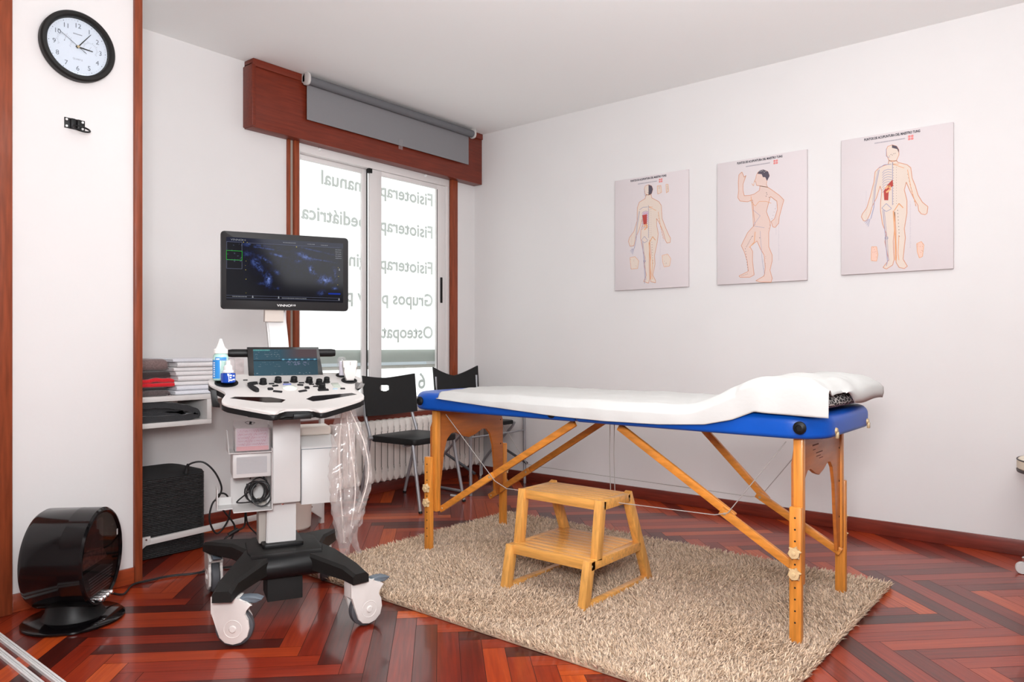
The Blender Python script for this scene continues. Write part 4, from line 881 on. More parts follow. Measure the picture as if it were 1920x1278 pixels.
# ---------------------------------------------------------------- two-step stool
def stool():
    """side frames are mirror images; upper flight stands on the lower step's side rails"""
    x0, x1 = -1.930, -1.520
    st = thing('step_stool', 'honey-coloured wooden two-step stool on the rug under the massage table', 'stool', ((x0+x1)/2, 2.54, 0.004))
    zl, zu = 0.188, 0.402; T = 0.032
    def slats(y0, y1, z, n):
        b = BM(); w_ = (y1-y0)/n
        for k in range(n): box(b, x0+T, x1-T, y0+k*w_+0.0014, y0+(k+1)*w_-0.0014, z-0.014, z, 0.0018)
        return b
    part(st, 'lower_step', slats(2.352, 2.70, zl, 9), 'stoolwood'); part(st, 'upper_step', slats(2.428, 2.590, zu, 5), 'stoolwood')
    bar_ = lambda nm, a, c, w_, h_, m='stoolwood', up=(0, 0, 1): part(st, nm, bar(BM(), a, c, w_, h_, up, 0.003), m)
    bar_('front_rail', (x0, 2.336, zl-0.019), (x1, 2.336, zl-0.019), 0.030, 0.038)
    bar_('front_rail', (x0+T, 2.412, zu-0.019), (x1-T, 2.412, zu-0.019), 0.028, 0.038)
    bar_('rear_rail', (x0+T, 2.604, zu-0.019), (x1-T, 2.604, zu-0.019), 0.028, 0.038)
    for x, s in ((x0+T/2, 1), (x1-T/2, -1)):
        bar_('lower_leg', (x, 2.290, 0.0), (x, 2.330, zl-0.002), T, 0.042, 'stoolleg', (0, 1, 0))
        bar_('upper_leg', (x, 2.378, zl-0.01), (x, 2.410, zu-0.0), T, 0.040, 'stoolleg', (0, 1, 0))
        bar_('rear_leg', (x, 2.780, 0.004), (x, 2.606, zu-0.0), T, 0.038, 'stoolleg', (0, 1, 0))
        bar_('side_rail', (x, 2.33, zl-0.019), (x, 2.695, zl-0.019), T, 0.036)
        bar_('side_rail', (x, 2.41, zu-0.019), (x, 2.61, zu-0.019), T, 0.036)
        bar_('floor_rail', (x, 2.300, 0.016), (x, 2.775, 0.016), T*0.9, 0.030)
        xx = x-s*T/2
        for y, z in ((2.328, zl-0.02), (2.41, zu-0.022), (2.606, zu-0.022), (2.47, zl-0.02)): part(st, 'screw_head', lathe(BM(), [(0.0045, 0), (0.003, 0.001), (0, 0.001)], (xx, y, z), (-s, 0, 0), 12), 'brass')
stool()

# ---------------------------------------------------------------- shag rug
def rug():
    X0, X1, Y0, Y1 = -2.775, -0.715, 1.905, 3.345
    rg = thing('shag_rug', 'beige shag rug lying under the massage table', 'rug', ((X0+X1)/2, (Y0+Y1)/2, 0.001))
    part(rg, 'rug_backing', box(BM(), X0, X1, Y0, Y1, 0.001, 0.007, 0.002), 'rugbase')
    n = 66000; S = 4
    bx = rng.uniform(X0, X1, n); by = rng.uniform(Y0, Y1, n)
    edge = np.minimum(np.minimum(bx-X0, X1-bx), np.minimum(by-Y0, Y1-by))
    L = rng.uniform(0.020, 0.036, n); ang = rng.uniform(0, 2*pi, n); lean = rng.uniform(0.25, 0.95, n)
    # neighbouring tufts lean together in swirls
    sw = 1.6*np.sin(bx*7+2*np.sin(by*5))+1.3*np.cos(by*8-bx*3); ang = ang*0.55+sw
    # edge tufts flop outwards
    m = edge < 0.02; ox = np.where(bx-X0 < 0.02, -1.0, np.where(X1-bx < 0.02, 1.0, 0)); oy = np.where(by-Y0 < 0.02, -1.0, np.where(Y1-by < 0.02, 1.0, 0))
    ang = np.where(m, np.arctan2(oy, ox)+rng.uniform(-0.7, 0.7, n), ang)
    dx, dy = np.cos(ang), np.sin(ang); cu = rng.uniform(0.2, 1.0, n)
    wdt = rng.uniform(0.0021, 0.0034, n)
    V = np.zeros((n, S*3+1, 3), np.float32)
    for s in range(S):
        f = s/S; hx = lean*(f**1.4)*L*0.9; z = 0.006+L*(f-0.38*cu*lean*f*f)*(1-0.35*lean); r = wdt*(0.9+0.25*math.sin(f*pi))*(1 if s < S-1 else 0.8)
        wob = 0.0016*np.sin(f*6+bx*900)
        cxs = bx+dx*hx-dy*wob; cys = by+dy*hx+dx*wob
        for k in range(3):
            a = 2*pi*k/3+ang; V[:, s*3+k, 0] = cxs+r*np.cos(a); V[:, s*3+k, 1] = cys+r*np.sin(a); V[:, s*3+k, 2] = z
    V[:, S*3, 0] = bx+dx*lean*L; V[:, S*3, 1] = by+dy*lean*L; V[:, S*3, 2] = np.maximum(0.006+L*(1-0.5*cu*lean)*(1-0.35*lean), 0.003)
    V[:, :, 2] = np.maximum(V[:, :, 2], 0.002)
    q = []
    for s in range(S-1):
        for k in range(3): q.append((s*3+k, s*3+(k+1) % 3, (s+1)*3+(k+1) % 3, (s+1)*3+k))
    t = [((S-1)*3+k, (S-1)*3+(k+1) % 3, S*3) for k in range(3)]
    nv = S*3+1; base = (np.arange(n)*nv)[:, None, None]
    Q = (np.array(q)[None]+base).reshape(-1, 4); Tt = (np.array(t)[None]+base).reshape(-1, 3)
    me = bpy.data.meshes.new('rug_pile'); me.vertices.add(n*nv); me.vertices.foreach_set('co', (V.reshape(-1, 3)-np.array(rg.location, np.float32)).ravel())
    loops = np.concatenate([Q.ravel(), Tt.ravel()]); me.loops.add(len(loops)); me.loops.foreach_set('vertex_index', loops.astype(np.int32))
    tot = np.concatenate([np.full(len(Q), 4), np.full(len(Tt), 3)]); st = np.concatenate([[0], np.cumsum(tot)[:-1]])
    me.polygons.add(len(tot)); me.polygons.foreach_set('loop_start', st.astype(np.int32)); me.polygons.foreach_set('loop_total', tot.astype(np.int32))
    me.update(calc_edges=True); me.validate()
    me.polygons.foreach_set('use_smooth', [True]*len(me.polygons))
    at = me.attributes.new('tuft', 'FLOAT', 'POINT'); at.data.foreach_set('value', np.repeat(rng.uniform(0, 1, n), nv).astype(np.float32))
    m = bpy.data.materials.new('beige_pile'); tr = nt(m); bs = tr.nodes['Principled BSDF']; a = tr.nodes.new('ShaderNodeAttribute'); a.attribute_name = 'tuft'
    rp = tr.nodes.new('ShaderNodeValToRGB'); rp.color_ramp.elements[0].color = (0.43, 0.29, 0.185, 1); rp.color_ramp.elements[1].color = (0.92, 0.70, 0.51, 1)
    tr.links.new(a.outputs['Fac'], rp.inputs[0]); tr.links.new(rp.outputs[0], bs.inputs['Base Color']); bs.inputs['Roughness'].default_value = 0.9; bs.inputs['Sheen Weight'].default_value = 0.2
    me.materials.append(m)
    o = bpy.data.objects.new('rug_pile', me); C.objects.link(o); o.parent = rg; o['kind'] = 'stuff'
rug()

# ---------------------------------------------------------------- black chairs by the radiator
def backrest(b, w_, z0, z1, x, dip, tilt, hole=True, curve=0.035):
    """plastic back: curved in plan, dipped top edge, slot for the hand"""
    nx, nz = 90, 60; cells = set(); front, backv = {}, {}
    for i in range(nx+1):
        u = -1+2*i/nx
        for j in range(nz+1):
            v = j/nz; top = z1-dip*(1-abs(u)**1.4); z = z0+(top-z0)*v-0.008*(1-u*u)*(1-v)
            hw = w_/2*(0.97+0.03*v); y = u*hw; xx = x-tilt*v-curve*(1-u*u)+curve
            front[i, j] = b.verts.new((xx+0.006, y, z)); backv[i, j] = b.verts.new((xx-0.006, y, z))
    def solid(i, j): return not (hole and ((i+0.5-nx*0.46)/(nx*0.10))**4+((j+0.5-nz*0.72)/(nz*0.08))**4 < 1) and 0 <= i < nx and 0 <= j < nz
    for i in range(nx):
        for j in range(nz):
            if not solid(i, j): continue
            b.faces.new((front[i, j], front[i+1, j], front[i+1, j+1], front[i, j+1])); b.faces.new((backv[i, j], backv[i, j+1], backv[i+1, j+1], backv[i+1, j]))
            for (di, dj, p, q) in ((-1, 0, (i, j), (i, j+1)), (1, 0, (i+1, j+1), (i+1, j)), (0, -1, (i+1, j), (i, j)), (0, 1, (i, j+1), (i+1, j+1))):
                if not solid(i+di, j+dj): b.faces.new((front[p], front[q], backv[q], backv[p]))
    for v in [v for v in b.verts if not v.link_faces]: b.verts.remove(v)
    return b
def chair_a():
    c = thing('side_chair', 'black plastic chair with grey tube legs standing in front of the radiator', 'chair', (-3.475, 3.222, 0), R(4), 'black chairs by the radiator')
    b = BM(); prism(b, rrect(0.385, 0.405, 0.035, 6, 0.02, 0.0), lambda p, q, t: (p, q, t-0.006*(1-(q/0.2)**2)*(1 if t > 0.42 else 0)), 0.398, 0.436, 0.008, 3); part(c, 'seat', b, 'seat', world=False)
    part(c, 'backrest', backrest(BM(), 0.475, 0.558, 0.812, -0.205, 0.022, 0.03), 'seat', world=False)
    for s in (-1, 1):
        part(c, 'front_leg', tube(BM(), [(0.185, s*0.188, 0.40), (0.262, s*0.205, 0.0)], 0.0105, 14), 'steeltube', world=False)
        lg = part(c, 'rear_leg', tube(BM(), [(-0.212, s*0.212, 0.70), (-0.200, s*0.213, 0.56), (-0.165, s*0.214, 0.46), (-0.160, s*0.214, 0.415), (-0.185, s*0.212, 0.30), (-0.262, s*0.205, 0.0)], 0.0105, 14, smooth=5), 'steeltube', world=False)
        b = BM(); tube(b, [(-0.160, s*0.224, 0.418), (-0.150, s*0.190, 0.418)], 0.013, 12); part(lg, 'hinge', b, 'steeltube', world=False)
        part(c, 'foot_cap', tube(BM(), [(0.260, s*0.2046, 0.012), (0.2635, s*0.2052, 0.0)], 0.0115, 14), 'black', world=False)
        part(c, 'foot_cap', tube(BM(), [(-0.259, s*0.2052, 0.012), (-0.2625, s*0.205, 0.0)], 0.0115, 14), 'black', world=False)
    part(c, 'cross_tube', tube(BM(), [(0.10, -0.18, 0.385), (0.10, 0.18, 0.385)], 0.008, 10), 'steeltube', world=False)
chair_a()
def chair_b():
    c = thing('side_chair', 'black folding chair with notched backrest in the corner behind the massage table', 'chair', (-3.50, 3.905, 0), 0, 'black chairs by the radiator')
    part(c, 'seat', prism(BM(), rrect(0.30, 0.50, 0.03, 5, -0.06, 0.03), lambda p, q, t: (p, q, t), 0.428, 0.455, 0.006, 3), 'seat', world=False)
    part(c, 'backrest', backrest(BM(), 0.47, 0.60, 0.850, -0.24, 0.068, 0.02, False, 0.02), 'seat', world=False)
    for s in (-1, 1):
        y = 0.29*s
        part(c, 'front_leg', tube(BM(), [(0.175, y, 0.0), (0.170, y, 0.46 if s < 0 else 0.56)], 0.011, 14), 'steeltube', world=False)
        part(c, 'rear_leg', tube(BM(), [(0.095, y*0.93, 0.442), (0.080, y*0.93, 0.415), (0.05, y*0.93, 0.385), (-0.20, y*0.93, 0.14), (-0.225, y*0.93, 0.02)], 0.0095, 12, smooth=4), 'steeltube', world=False)
        part(c, 'folding_strut', tube(BM(), [(-0.06, y*0.97, 0.255), (0.205, y*0.97, 0.148)], 0.0095, 12), mat('dark_metal_tube', (0.10, 0.10, 0.11), 0.4, 0.5) if s < 0 else bpy.data.materials['dark_metal_tube'], world=False)
        part(c, 'back_post', tube(BM(), [(-0.235, s*0.215, 0.78), (-0.225, s*0.215, 0.60), (-0.20, s*0.22, 0.46), (-0.16, s*0.23, 0.43)], 0.010, 12, smooth=4), 'steeltube', world=False)
    part(c, 'cross_tube', tube(BM(), [(0.17, -0.28, 0.385), (0.17, 0.28, 0.385)], 0.006, 10), 'steeltube', world=False)
    part(c, 'floor_tube', tube(BM(), [(-0.16, -0.26, 0.012), (0.06, -0.265, 0.012), (0.13, -0.270, 0.012), (0.165, -0.280, 0.05), (0.172, -0.287, 0.13)], 0.010, 12, smooth=4), 'steeltube', world=False)
chair_b()
# small white plug end on the floor by the chairs
b = BM(); box(b, -3.36, -3.31, 3.50, 3.525, 0.0, 0.016, 0.004); tube(b, [(-3.355, 3.51, 0.01), (-3.40, 3.50, 0.01)], 0.007, 8)
solo('cable_end', b, 'whitecool', 'small white connector on the floor behind the left table legs', 'connector')

# ---------------------------------------------------------------- rolling stool at the right edge of the photo
rs = thing('rolling_stool', 'cream round stool with dark seat rims at the right edge', 'stool', (-0.145, 3.93, 0))
b = BM(); lathe(b, [(0.185, 0.462), (0.190, 0.468), (0.190, 0.500), (0.182, 0.508), (0.10, 0.512), (0, 0.512)], (-0.145, 3.93, 0), seg=56); part(rs, 'seat', b, mat('cream_vinyl', (0.72, 0.63, 0.50), 0.5))
b = BM(); lathe(b, [(0.170, 0.448), (0.190, 0.450), (0.192, 0.460), (0.186, 0.463), (0, 0.463)], (-0.145, 3.93, 0), seg=56); part(rs, 'seat_base', b, mat('dark_piping', (0.05, 0.04, 0.04), 0.5))
b = BM(); tube(b, [(-0.145+0.189*math.cos(a), 3.93+0.189*math.sin(a), 0.504) for a in np.linspace(0, 2*pi, 49)], 0.003, 6); part(rs, 'piping', b, bpy.data.materials['dark_piping'])
part(rs, 'gas_column', tube(BM(), [(-0.145, 3.93, 0.09), (-0.145, 3.93, 0.25), (-0.145, 3.93, 0.25), (-0.145, 3.93, 0.45)], [0.026, 0.026, 0.016, 0.016], 18), 'chrome')
for k in range(5):
    a = R(186+72*k); c_, s_ = math.cos(a), math.sin(a)
    lg = part(rs, 'base_arm', bar(BM(), (-0.145+0.02*c_, 3.93+0.02*s_, 0.10), (-0.145+0.17*c_, 3.93+0.17*s_, 0.065), 0.03, 0.022, w2=0.02, h2=0.016), 'chrome')
    b = BM(); lathe(b, [(0.024, -0.014), (0.026, -0.008), (0.026, 0.008), (0.024, 0.014)], (-0.145+0.17*c_, 3.93+0.17*s_, 0.026), (-s_, c_, 0), 20); part(lg, 'castor_wheel', b, 'whitecool')

# ---------------------------------------------------------------- ultrasound cart
um = thing('ultrasound_machine', 'wheeled ultrasound machine with a large monitor, touch screen and white control panel', 'ultrasound machine', (-2.45, 1.61, 0), R(64))
def mp(name, bm, m, parent=None, **k): return part(parent or um, name, bm, m, world=False, **k)
def sweepbox(b, secs):
    """loft of rectangles (cx, cy, z, w, d)"""
    rows = [[b.verts.new((cx+sx*w_/2, cy+sy*d/2, z)) for sx, sy in ((-1, -1), (1, -1), (1, 1), (-1, 1))] for cx, cy, z, w_, d in secs]
    b.faces.new(rows[0][::-1]); b.faces.new(rows[-1])
    for r0, r1 in zip(rows, rows[1:]):
        for k in range(4): b.faces.new((r0[k], r0[(k+1) % 4], r1[(k+1) % 4], r1[k]))
    return b
# --- base
hub = [(-0.125, -0.115), (0.125, -0.115), (0.135, -0.06), (0.13, 0.10), (0.10, 0.16), (-0.10, 0.16), (-0.13, 0.10), (-0.135, -0.06)]
b = BM(); prism(b, hub, lambda p, q, t: (p, q, t), 0.185, 0.243, 0.006, 2)
base = mp('base', b, 'blackrough')
for sx, sy, xt, yt in ((-1, -1, -0.238, -0.350), (1, -1, 0.218, -0.345), (-1, 1, -0.245, 0.335), (1, 1, 0.240, 0.335)):
    # each arm is a lofted bar running out to its castor, dropping a little and getting slimmer
    b = BM(); secs = [(sx*0.075, sy*0.03, 0.238, 0.15), (sx*0.13, sy*0.14, 0.236, 0.115), (xt*0.90, yt*0.80, 0.217, 0.070), (xt, yt, 0.202, 0.062)]
    rows = []
    for i, (x, y, zt, w_) in enumerate(secs):
        zb = (0.185, 0.180, 0.170, 0.166)[i]; a, c = secs[max(i-1, 0)], secs[min(i+1, 3)]; d = Vector((c[0]-a[0], c[1]-a[1], 0)).normalized(); s = Vector((-d.y, d.x, 0)); ch = 0.010
        rows.append([b.verts.new(Vector((x, y, 0))+s*p+Vector((0, 0, q))) for p, q in ((-w_/2, zb), (w_/2, zb), (w_/2, zt-ch), (w_/2-ch, zt), (-w_/2+ch, zt), (-w_/2, zt-ch))])
    b.faces.new(rows[0][::-1]); b.faces.new(rows[-1])
    for r0, r1 in zip(rows, rows[1:]):
        for k in range(6): b.faces.new((r0[k], r0[(k+1) % 6], r1[(k+1) % 6], r1[k]))
    mp('base_arm', b, 'blackrough', ang=25)
b = BM(); pr = [(-0.120+0.062*0, 0.240)]
prof = [(-0.105, 0.243)]+[(-0.118-0.050*math.sin(a), 0.198+0.044*math.cos(a)) for a in np.linspace(0, pi*0.85, 14)]+[(-0.105, 0.158)]
prism(b, prof, lambda p, q, t: (t, p, q), -0.128, 0.122, 0.002); mp('front_skirt', b, 'black', base, ang=50)
b = BM(); box(b, -0.072, 0.052, -0.125, 0.02, 0.072, 0.19, 0.002); mp('cable_box', b, mat('matt_black_box', (0.008, 0.008, 0.008), 0.8), base)
b = BM(); prism(b, rrect(0.150, 0.20, 0.012, 3, -0.005, 0.06), lambda p, q, t: (p, q, t), 0.240, 0.258, 0.004); mp('column_collar', b, 'black', base)
# --- castors
M['castorwhite'] = mat('castor_white', (0.76, 0.72, 0.69), 0.4)
hous = [(-.072, .107), (-.014, .107), (-.010, .101), (.022, .103), (.016, .094), (.045, .088), (.062, .076), (.040, .060), (.036, .047), (.050, .03), (.0535, .0), (.046, -.028), (.026, -.046), (.0, -.0525), (-.026, -.046), (-.044, -.028), (-.052, .0), (-.056, .022), (-.072, .052)]
def castor(x, y, ang, nm_pedal=True):
    ca, sa = math.cos(ang), math.sin(ang); T = lambda p, q, t: (x+ca*p-sa*t, y+sa*p+ca*t, 0.0625+q)
    b = BM(); prism(b, hous, T, -0.027, -0.017, 0.003); prism(b, hous, T, 0.017, 0.027, 0.003)
    prism(b, [(-.072, .052), (-.040, .066), (-.012, .107), (-.072, .107)], T, -0.025, 0.025, 0.003); prism(b, [(-.02, .072), (.04, .064), (.055, .078), (.02, .098), (-.012, .106)], T, -0.022, 0.022, 0.003)
    cs = mp('castor', b, 'castorwhite', ang=30)
    b = BM(); lathe(b, [(0.045, -0.0155), (0.056, -0.0155), (0.0615, -0.011), (0.0625, 0), (0.0615, 0.011), (0.056, 0.0155), (0.045, 0.0155)], T(0, 0, 0), (-sa, ca, 0), 48); mp('wheel', b, 'tyre', cs)
    for s in (-1, 1):
        b = BM()
        lathe(b, [(0.012, 0.027), (0.012, 0.029), (0.0095, 0.032), (0, 0.0325)], T(0, 0, 0), (-sa*s, ca*s, 0), 24)
        for r_ in (0.030,): lathe(b, [(r_, 0.0265), (r_, 0.0278), (r_-0.0012, 0.0284), (r_-0.0024, 0.0278), (r_-0.0024, 0.0265)], T(0, 0, 0), (-sa*s, ca*s, 0), 40)
        mp('axle_cap', b, 'castorwhite', cs)
    b = BM(); prism(b, [(.014, .094), (.024, .103), (.045, .105), (.070, .103), (.092, .094), (.090, .090), (.072, .081), (.060, .080), (.045, .089)], T, -0.017, 0.017, 0.004, 3); mp('brake_pedal', b, 'grey', cs)
    return cs
castor(-0.193, -0.290, -0.36); castor(0.246, -0.292, 0.30)
castor(-0.232, 0.32, R(-84)); castor(0.205, 0.275, R(78))
# --- column
b = BM(); sweepbox(b, [(-0.010, 0.035, 0.250, 0.108, 0.10), (-0.008, 0.035, 0.430, 0.106, 0.10)]); bmesh.ops.bevel(b, geom=b.edges[:], offset=0.004, segments=2, affect='EDGES')
col = mp('lower_column', b, 'whitecool')
b = BM(); box(b, -0.088, -0.060, 0.02, 0.10, 0.25, 0.415, 0.003); mp('rear_column', b, mat('warm_grey_steel', (0.46, 0.42, 0.38), 0.5))
b = BM(); prof = [(0.085, 0.408), (-0.045, 0.408), (-0.058, 0.414), (-0.062, 0.43), (-0.062, 0.712), (-0.050, 0.735), (-0.03, 0.80), (0.085, 0.83)]
prism(b, prof, lambda p, q, t: (t, p, q), -0.046, 0.054, 0.004); uc = mp('upper_column', b, 'whitecool')
b = BM(); lathe(b, [(0.006, 0), (0.006, 0.004), (0, 0.005)], (-0.006, -0.016, 0.404), (0, -1, 0), 14); mp('column_button', b, 'chrome', uc)
# processing unit on the right of the column
b = BM(); prof = [(0.0, 0.388), (0.0, 0.604), (0.006, 0.612), (0.10, 0.640), (0.22, 0.640), (0.22, 0.40), (0.20, 0.388)]
prism(b, prof, lambda p, q, t: (t, p, q), 0.064, 0.205, 0.005); pu = mp('processing_unit', b, 'whitecool')
b = BM(); box(b, 0.066, 0.200, 0.10, 0.22, 0.640, 0.676, 0.01, 3); mp('rear_housing', b, mat('cream_housing', (0.76, 0.68, 0.61), 0.45), pu)
b = BM(); box(b, 0.066, 0.203, -0.0012, 0.0, 0.600, 0.6022); box(b, 0.066, 0.0675, -0.0012, 0.0, 0.392, 0.600); mp('panel_seam', b, 'grey', pu)
# --- accessory rack on the left of the column
b = BM()
box(b, -0.184, -0.048, -0.075, 0.075, 0.394, 0.397); box(b, -0.051, -0.048, -0.075, 0.075, 0.394, 0.622); box(b, -0.184, -0.048, 0.072, 0.075, 0.394, 0.50)
box(b, -0.184, -0.048, -0.075, 0.075, 0.608, 0.611)
prism(b, [(0.075, 0.611), (-0.070, 0.611), (-0.055, 0.625), (0.04, 0.680), (0.075, 0.680)], lambda p, q, t: (t, p, q), -0.200, -0.197)
box(b, -0.200, -0.184, -0.07, 0.075, 0.608, 0.611)
box(b, -0.235, -0.184, -0.05, 0.03, 0.404, 0.407); box(b, -0.238, -0.235, -0.05, 0.03, 0.404, 0.478); box(b, -0.235, -0.184, 0.027, 0.03, 0.404, 0.435)
mp('accessory_rack', b, 'whitecool')
# --- control panel
PZ = lambda x, y, t=0: (x, y, 0.775+0.34*(y+0.35)+t)
rot = math.atan(0.34)
outl = [(-0.266, -0.045), (-0.240, -0.018), (-0.200, 0.000), (0.188, 0.004), (0.222, -0.004), (0.272, -0.036), (0.285, -0.060), (0.281, -0.088), (0.240, -0.140), (0.236, -0.152), (0.255, -0.212), (0.256, -0.235), (0.243, -0.260), (0.090, -0.345), (0.076, -0.349), (0.062, -0.330), (0.045, -0.322), (-0.030, -0.320), (-0.050, -0.324), (-0.066, -0.347), (-0.082, -0.349), (-0.222, -0.268), (-0.233, -0.252), (-0.231, -0.224), (-0.214, -0.180), (-0.216, -0.165), (-0.250, -0.112), (-0.268, -0.090)]
def chaikin(p, n=2):
    for _ in range(n): p = [q for i in range(len(p)) for q in ((p[i][0]*0.75+p[(i+1) % len(p)][0]*0.25, p[i][1]*0.75+p[(i+1) % len(p)][1]*0.25), (p[i][0]*0.25+p[(i+1) % len(p)][0]*0.75, p[i][1]*0.25+p[(i+1) % len(p)][1]*0.75))]
    return p
ol = chaikin(outl, 2)
b = BM(); prism(b, ol, lambda p, q, t: PZ(p, q, t), -0.008, 0.0, 0.003, 2); cp = mp('control_panel', b, 'white', ang=50)
b = BM(); prism(b, [(x*1.003, (y+0.17)*1.006-0.17) for x, y in ol], lambda p, q, t: PZ(p, q, t), -0.026, -0.0085, 0.004, 2); mp('panel_underside', b, 'black', cp, ang=50)
b = BM(); prism(b, chaikin([(-0.19, -0.02), (0.18, -0.02), (0.16, -0.25), (0.06, -0.29), (-0.06, -0.29), (-0.18, -0.25)], 1), lambda p, q, t: PZ(p, q, t), -0.050, -0.026, 0.004); mp('panel_pan', b, 'black', cp)
b = BM(); box(b, -0.010, 0.050, -0.335, -0.300, 0.750, 0.768, 0.003); mp('release_latch', b, 'black', cp)
for y in (-0.085, -0.125):
    b = BM(); prism(b, [(-0.262, 0.845), (-0.242, 0.845), (-0.240, 0.80), (-0.232, 0.795), (-0.232, 0.782), (-0.256, 0.785)], lambda p, q, t: (p, t, q), y, y+0.018, 0.002); mp('cable_hook', b, 'black', cp)
b = BM(); prism(b, [(0.238, 0.84), (0.262, 0.845), (0.268, 0.858), (0.252, 0.862)], lambda p, q, t: (p, t, q), -0.19, -0.11, 0.002); mp('side_grip', b, mat('mid_grey_plastic', (0.18, 0.175, 0.17), 0.5), cp)
def onpanel(nm, pts, t0, t1, m, bev=0.0008): return mp(nm, prism(BM(), pts, lambda p, q, t: PZ(p, q, t), t0, t1, bev, 1), m, cp)
onpanel('hand_recess', [(-0.205, -0.217), (-0.188, -0.206), (-0.070, -0.219), (-0.024, -0.244), (-0.040, -0.266), (-0.092, -0.262)], 0.0002, 0.0006, 'blackgloss', 0)
onpanel('hand_recess', [(0.046, -0.243), (0.072, -0.219), (0.217, -0.201), (0.232, -0.215), (0.102, -0.258), (0.066, -0.264)], 0.0002, 0.0006, 'blackgloss', 0)
nrm = Vector((0, -math.sin(rot), math.cos(rot)))
for x, y, s in ((-0.084, -0.095, 1), (-0.030, -0.082, 1), (0.027, -0.081, 1), (0.081, -0.090, 1), (0.114, -0.110, 0.95), (0.145, -0.092, 0.9), (0.118, -0.148, 1)):
    b = BM(); lathe(b, [(0.0145*s, 0), (0.0145*s, 0.002), (0.0125*s, 0.003), (0.0115*s, 0.018), (0.010*s, 0.0195), (0, 0.0195)], PZ(x, y), nrm, 28); mp('rotary_knob', b, 'black', cp)
for x, y, r_ in ((-0.208, -0.084, 0.040), (0.232, -0.084, 0.030), (0.214, -0.030, 0.022)):
    b = BM(); lathe(b, [(r_, 0.0004), (r_, 0.0030), (r_*0.86, 0.0036), (r_*0.80, 0.0008), (0, 0.0008)], PZ(x, y), nrm, 40); mp('holder_ring', b, 'black', cp)
keys = [(-0.055, -0.100, 20, 5, 0), (-0.044, -0.119, 22, 7, 14), (-0.064, -0.147, 20, 12, 0), (-0.042, -0.172, 32, 8, -18), (-0.002, -0.090, 20, 5, 0), (0.052, -0.097, 20, 5, 0), (0.045, -0.117, 22, 7, -14), (0.065, -0.144, 18, 12, 0), (0.045, -0.173, 32, 8, 18), (0.086, -0.113, 18, 5, 0), (0.098, -0.133, 20, 5, 0), (0.119, -0.168, 40, 10, 2), (0.192, -0.160, 18, 6, 0), (-0.112, -0.098, 22, 4, 0), (-0.142, -0.061, 16, 3, 0)]
for x, y, w_, h_, a in keys:
    ca, sa = math.cos(R(a)), math.sin(R(a)); pts = [(x+ca*p-sa*q, y+sa*p+ca*q) for p, q in rrect(w_/1000, h_/1000*1.6, min(w_, h_)/1000*0.4, 3)]
    onpanel('key', pts, 0, 0.003, 'greyplastic')
for x, y, w_, h_, c in ((-0.001, -0.108, 30, 8, (0.14, 0.17, 0.40)), (0.172, -0.112, 28, 9, (0.32, 0.34, 0.30)), (0.174, -0.128, 28, 8, (0.40, 0.44, 0.38)), (0.176, -0.143, 28, 8, (0.40, 0.44, 0.38)), (0.164, -0.161, 18, 8, (0.36, 0.47, 0.55))):
    onpanel('lit_key', rrect(w_/1000, h_/1000*1.2, 0.003, 3, x, y), 0, 0.003, mat('tinted_key', c, 0.4))
onpanel('gain_slider', chaikin([(-0.140, -0.102), (-0.104, -0.096), (-0.103, -0.101), (-0.128, -0.108), (-0.122, -0.130), (-0.106, -0.155), (-0.104, -0.172), (-0.120, -0.172), (-0.138, -0.130)], 1), 0, 0.010, 'greyplastic')
b = BM(); lathe(b, [(0.026, 0.0), (0.026, 0.002), (0.020, 0.003), (0.016, 0.006), (0.008, 0.0075), (0, 0.008)], PZ(0.004, -0.140), nrm, 32); mp('trackball', b, mat('pale_green_ball', (0.74, 0.80, 0.72), 0.15, coat=0.5), cp)
# --- push handle and touch screen
b = BM(); tube(b, [(-0.195, 0.055, 0.972), (-0.18, 0.055, 0.972), (0.19, 0.055, 0.972), (0.205, 0.055, 0.972)], [0.013, 0.0155, 0.0155, 0.013], 20); hb = mp('push_handle', b, 'black')
b = BM()
for x in (-0.09, 0.09): tube(b, [(x, 0.055, 0.972), (x, 0.045, 0.92), (x, 0.0, 0.87)], 0.012, 12)
mp('handle_stay', b, 'black', hb)
TS = lambda p, q, t: (0.005+p*(1.0-0.0*q), -0.022+0.048*q/0.116+t*0.92, 0.878+q-t*0.38)
b = BM(); prism(b, [(-0.131, 0), (0.142, 0), (0.131, 0.118), (-0.134, 0.118)], TS, 0.0, 0.018, 0.003); ts = mp('touch_screen', b, 'blackgloss')
def screen(name, parent, W_, H_, fn, cf, nx, ny, rough=0.25):
    b = BM(); vals = []
    V = [[b.verts.new(fn(W_[0]+(W_[1]-W_[0])*i/nx, H_[0]+(H_[1]-H_[0])*j/ny)) for j in range(ny+1)] for i in range(nx+1)]
    for i in range(nx):
        for j in range(ny): b.faces.new((V[i][j], V[i+1][j], V[i+1][j+1], V[i][j+1]))
    cols = cf(nx, ny)
    m = bpy.data.materials.new(name+'_picture'); t = nt(m); bs = t.nodes['Principled BSDF']; a = t.nodes.new('ShaderNodeAttribute'); a.attribute_name = 'pix'
    bs.inputs['Base Color'].default_value = (0.004, 0.004, 0.005, 1); bs.inputs['Roughness'].default_value = rough; bs.inputs['Specular IOR Level'].default_value = 0.05
    t.links.new(a.outputs['Color'], bs.inputs['Emission Color']); bs.inputs['Emission Strength'].default_value = 1.0
    o = mp(name, b, m, parent, smooth=False)
    at = o.data.color_attributes.new('pix', 'FLOAT_COLOR', 'POINT'); at.data.foreach_set('color', cols.reshape(-1).astype(np.float32)); return o
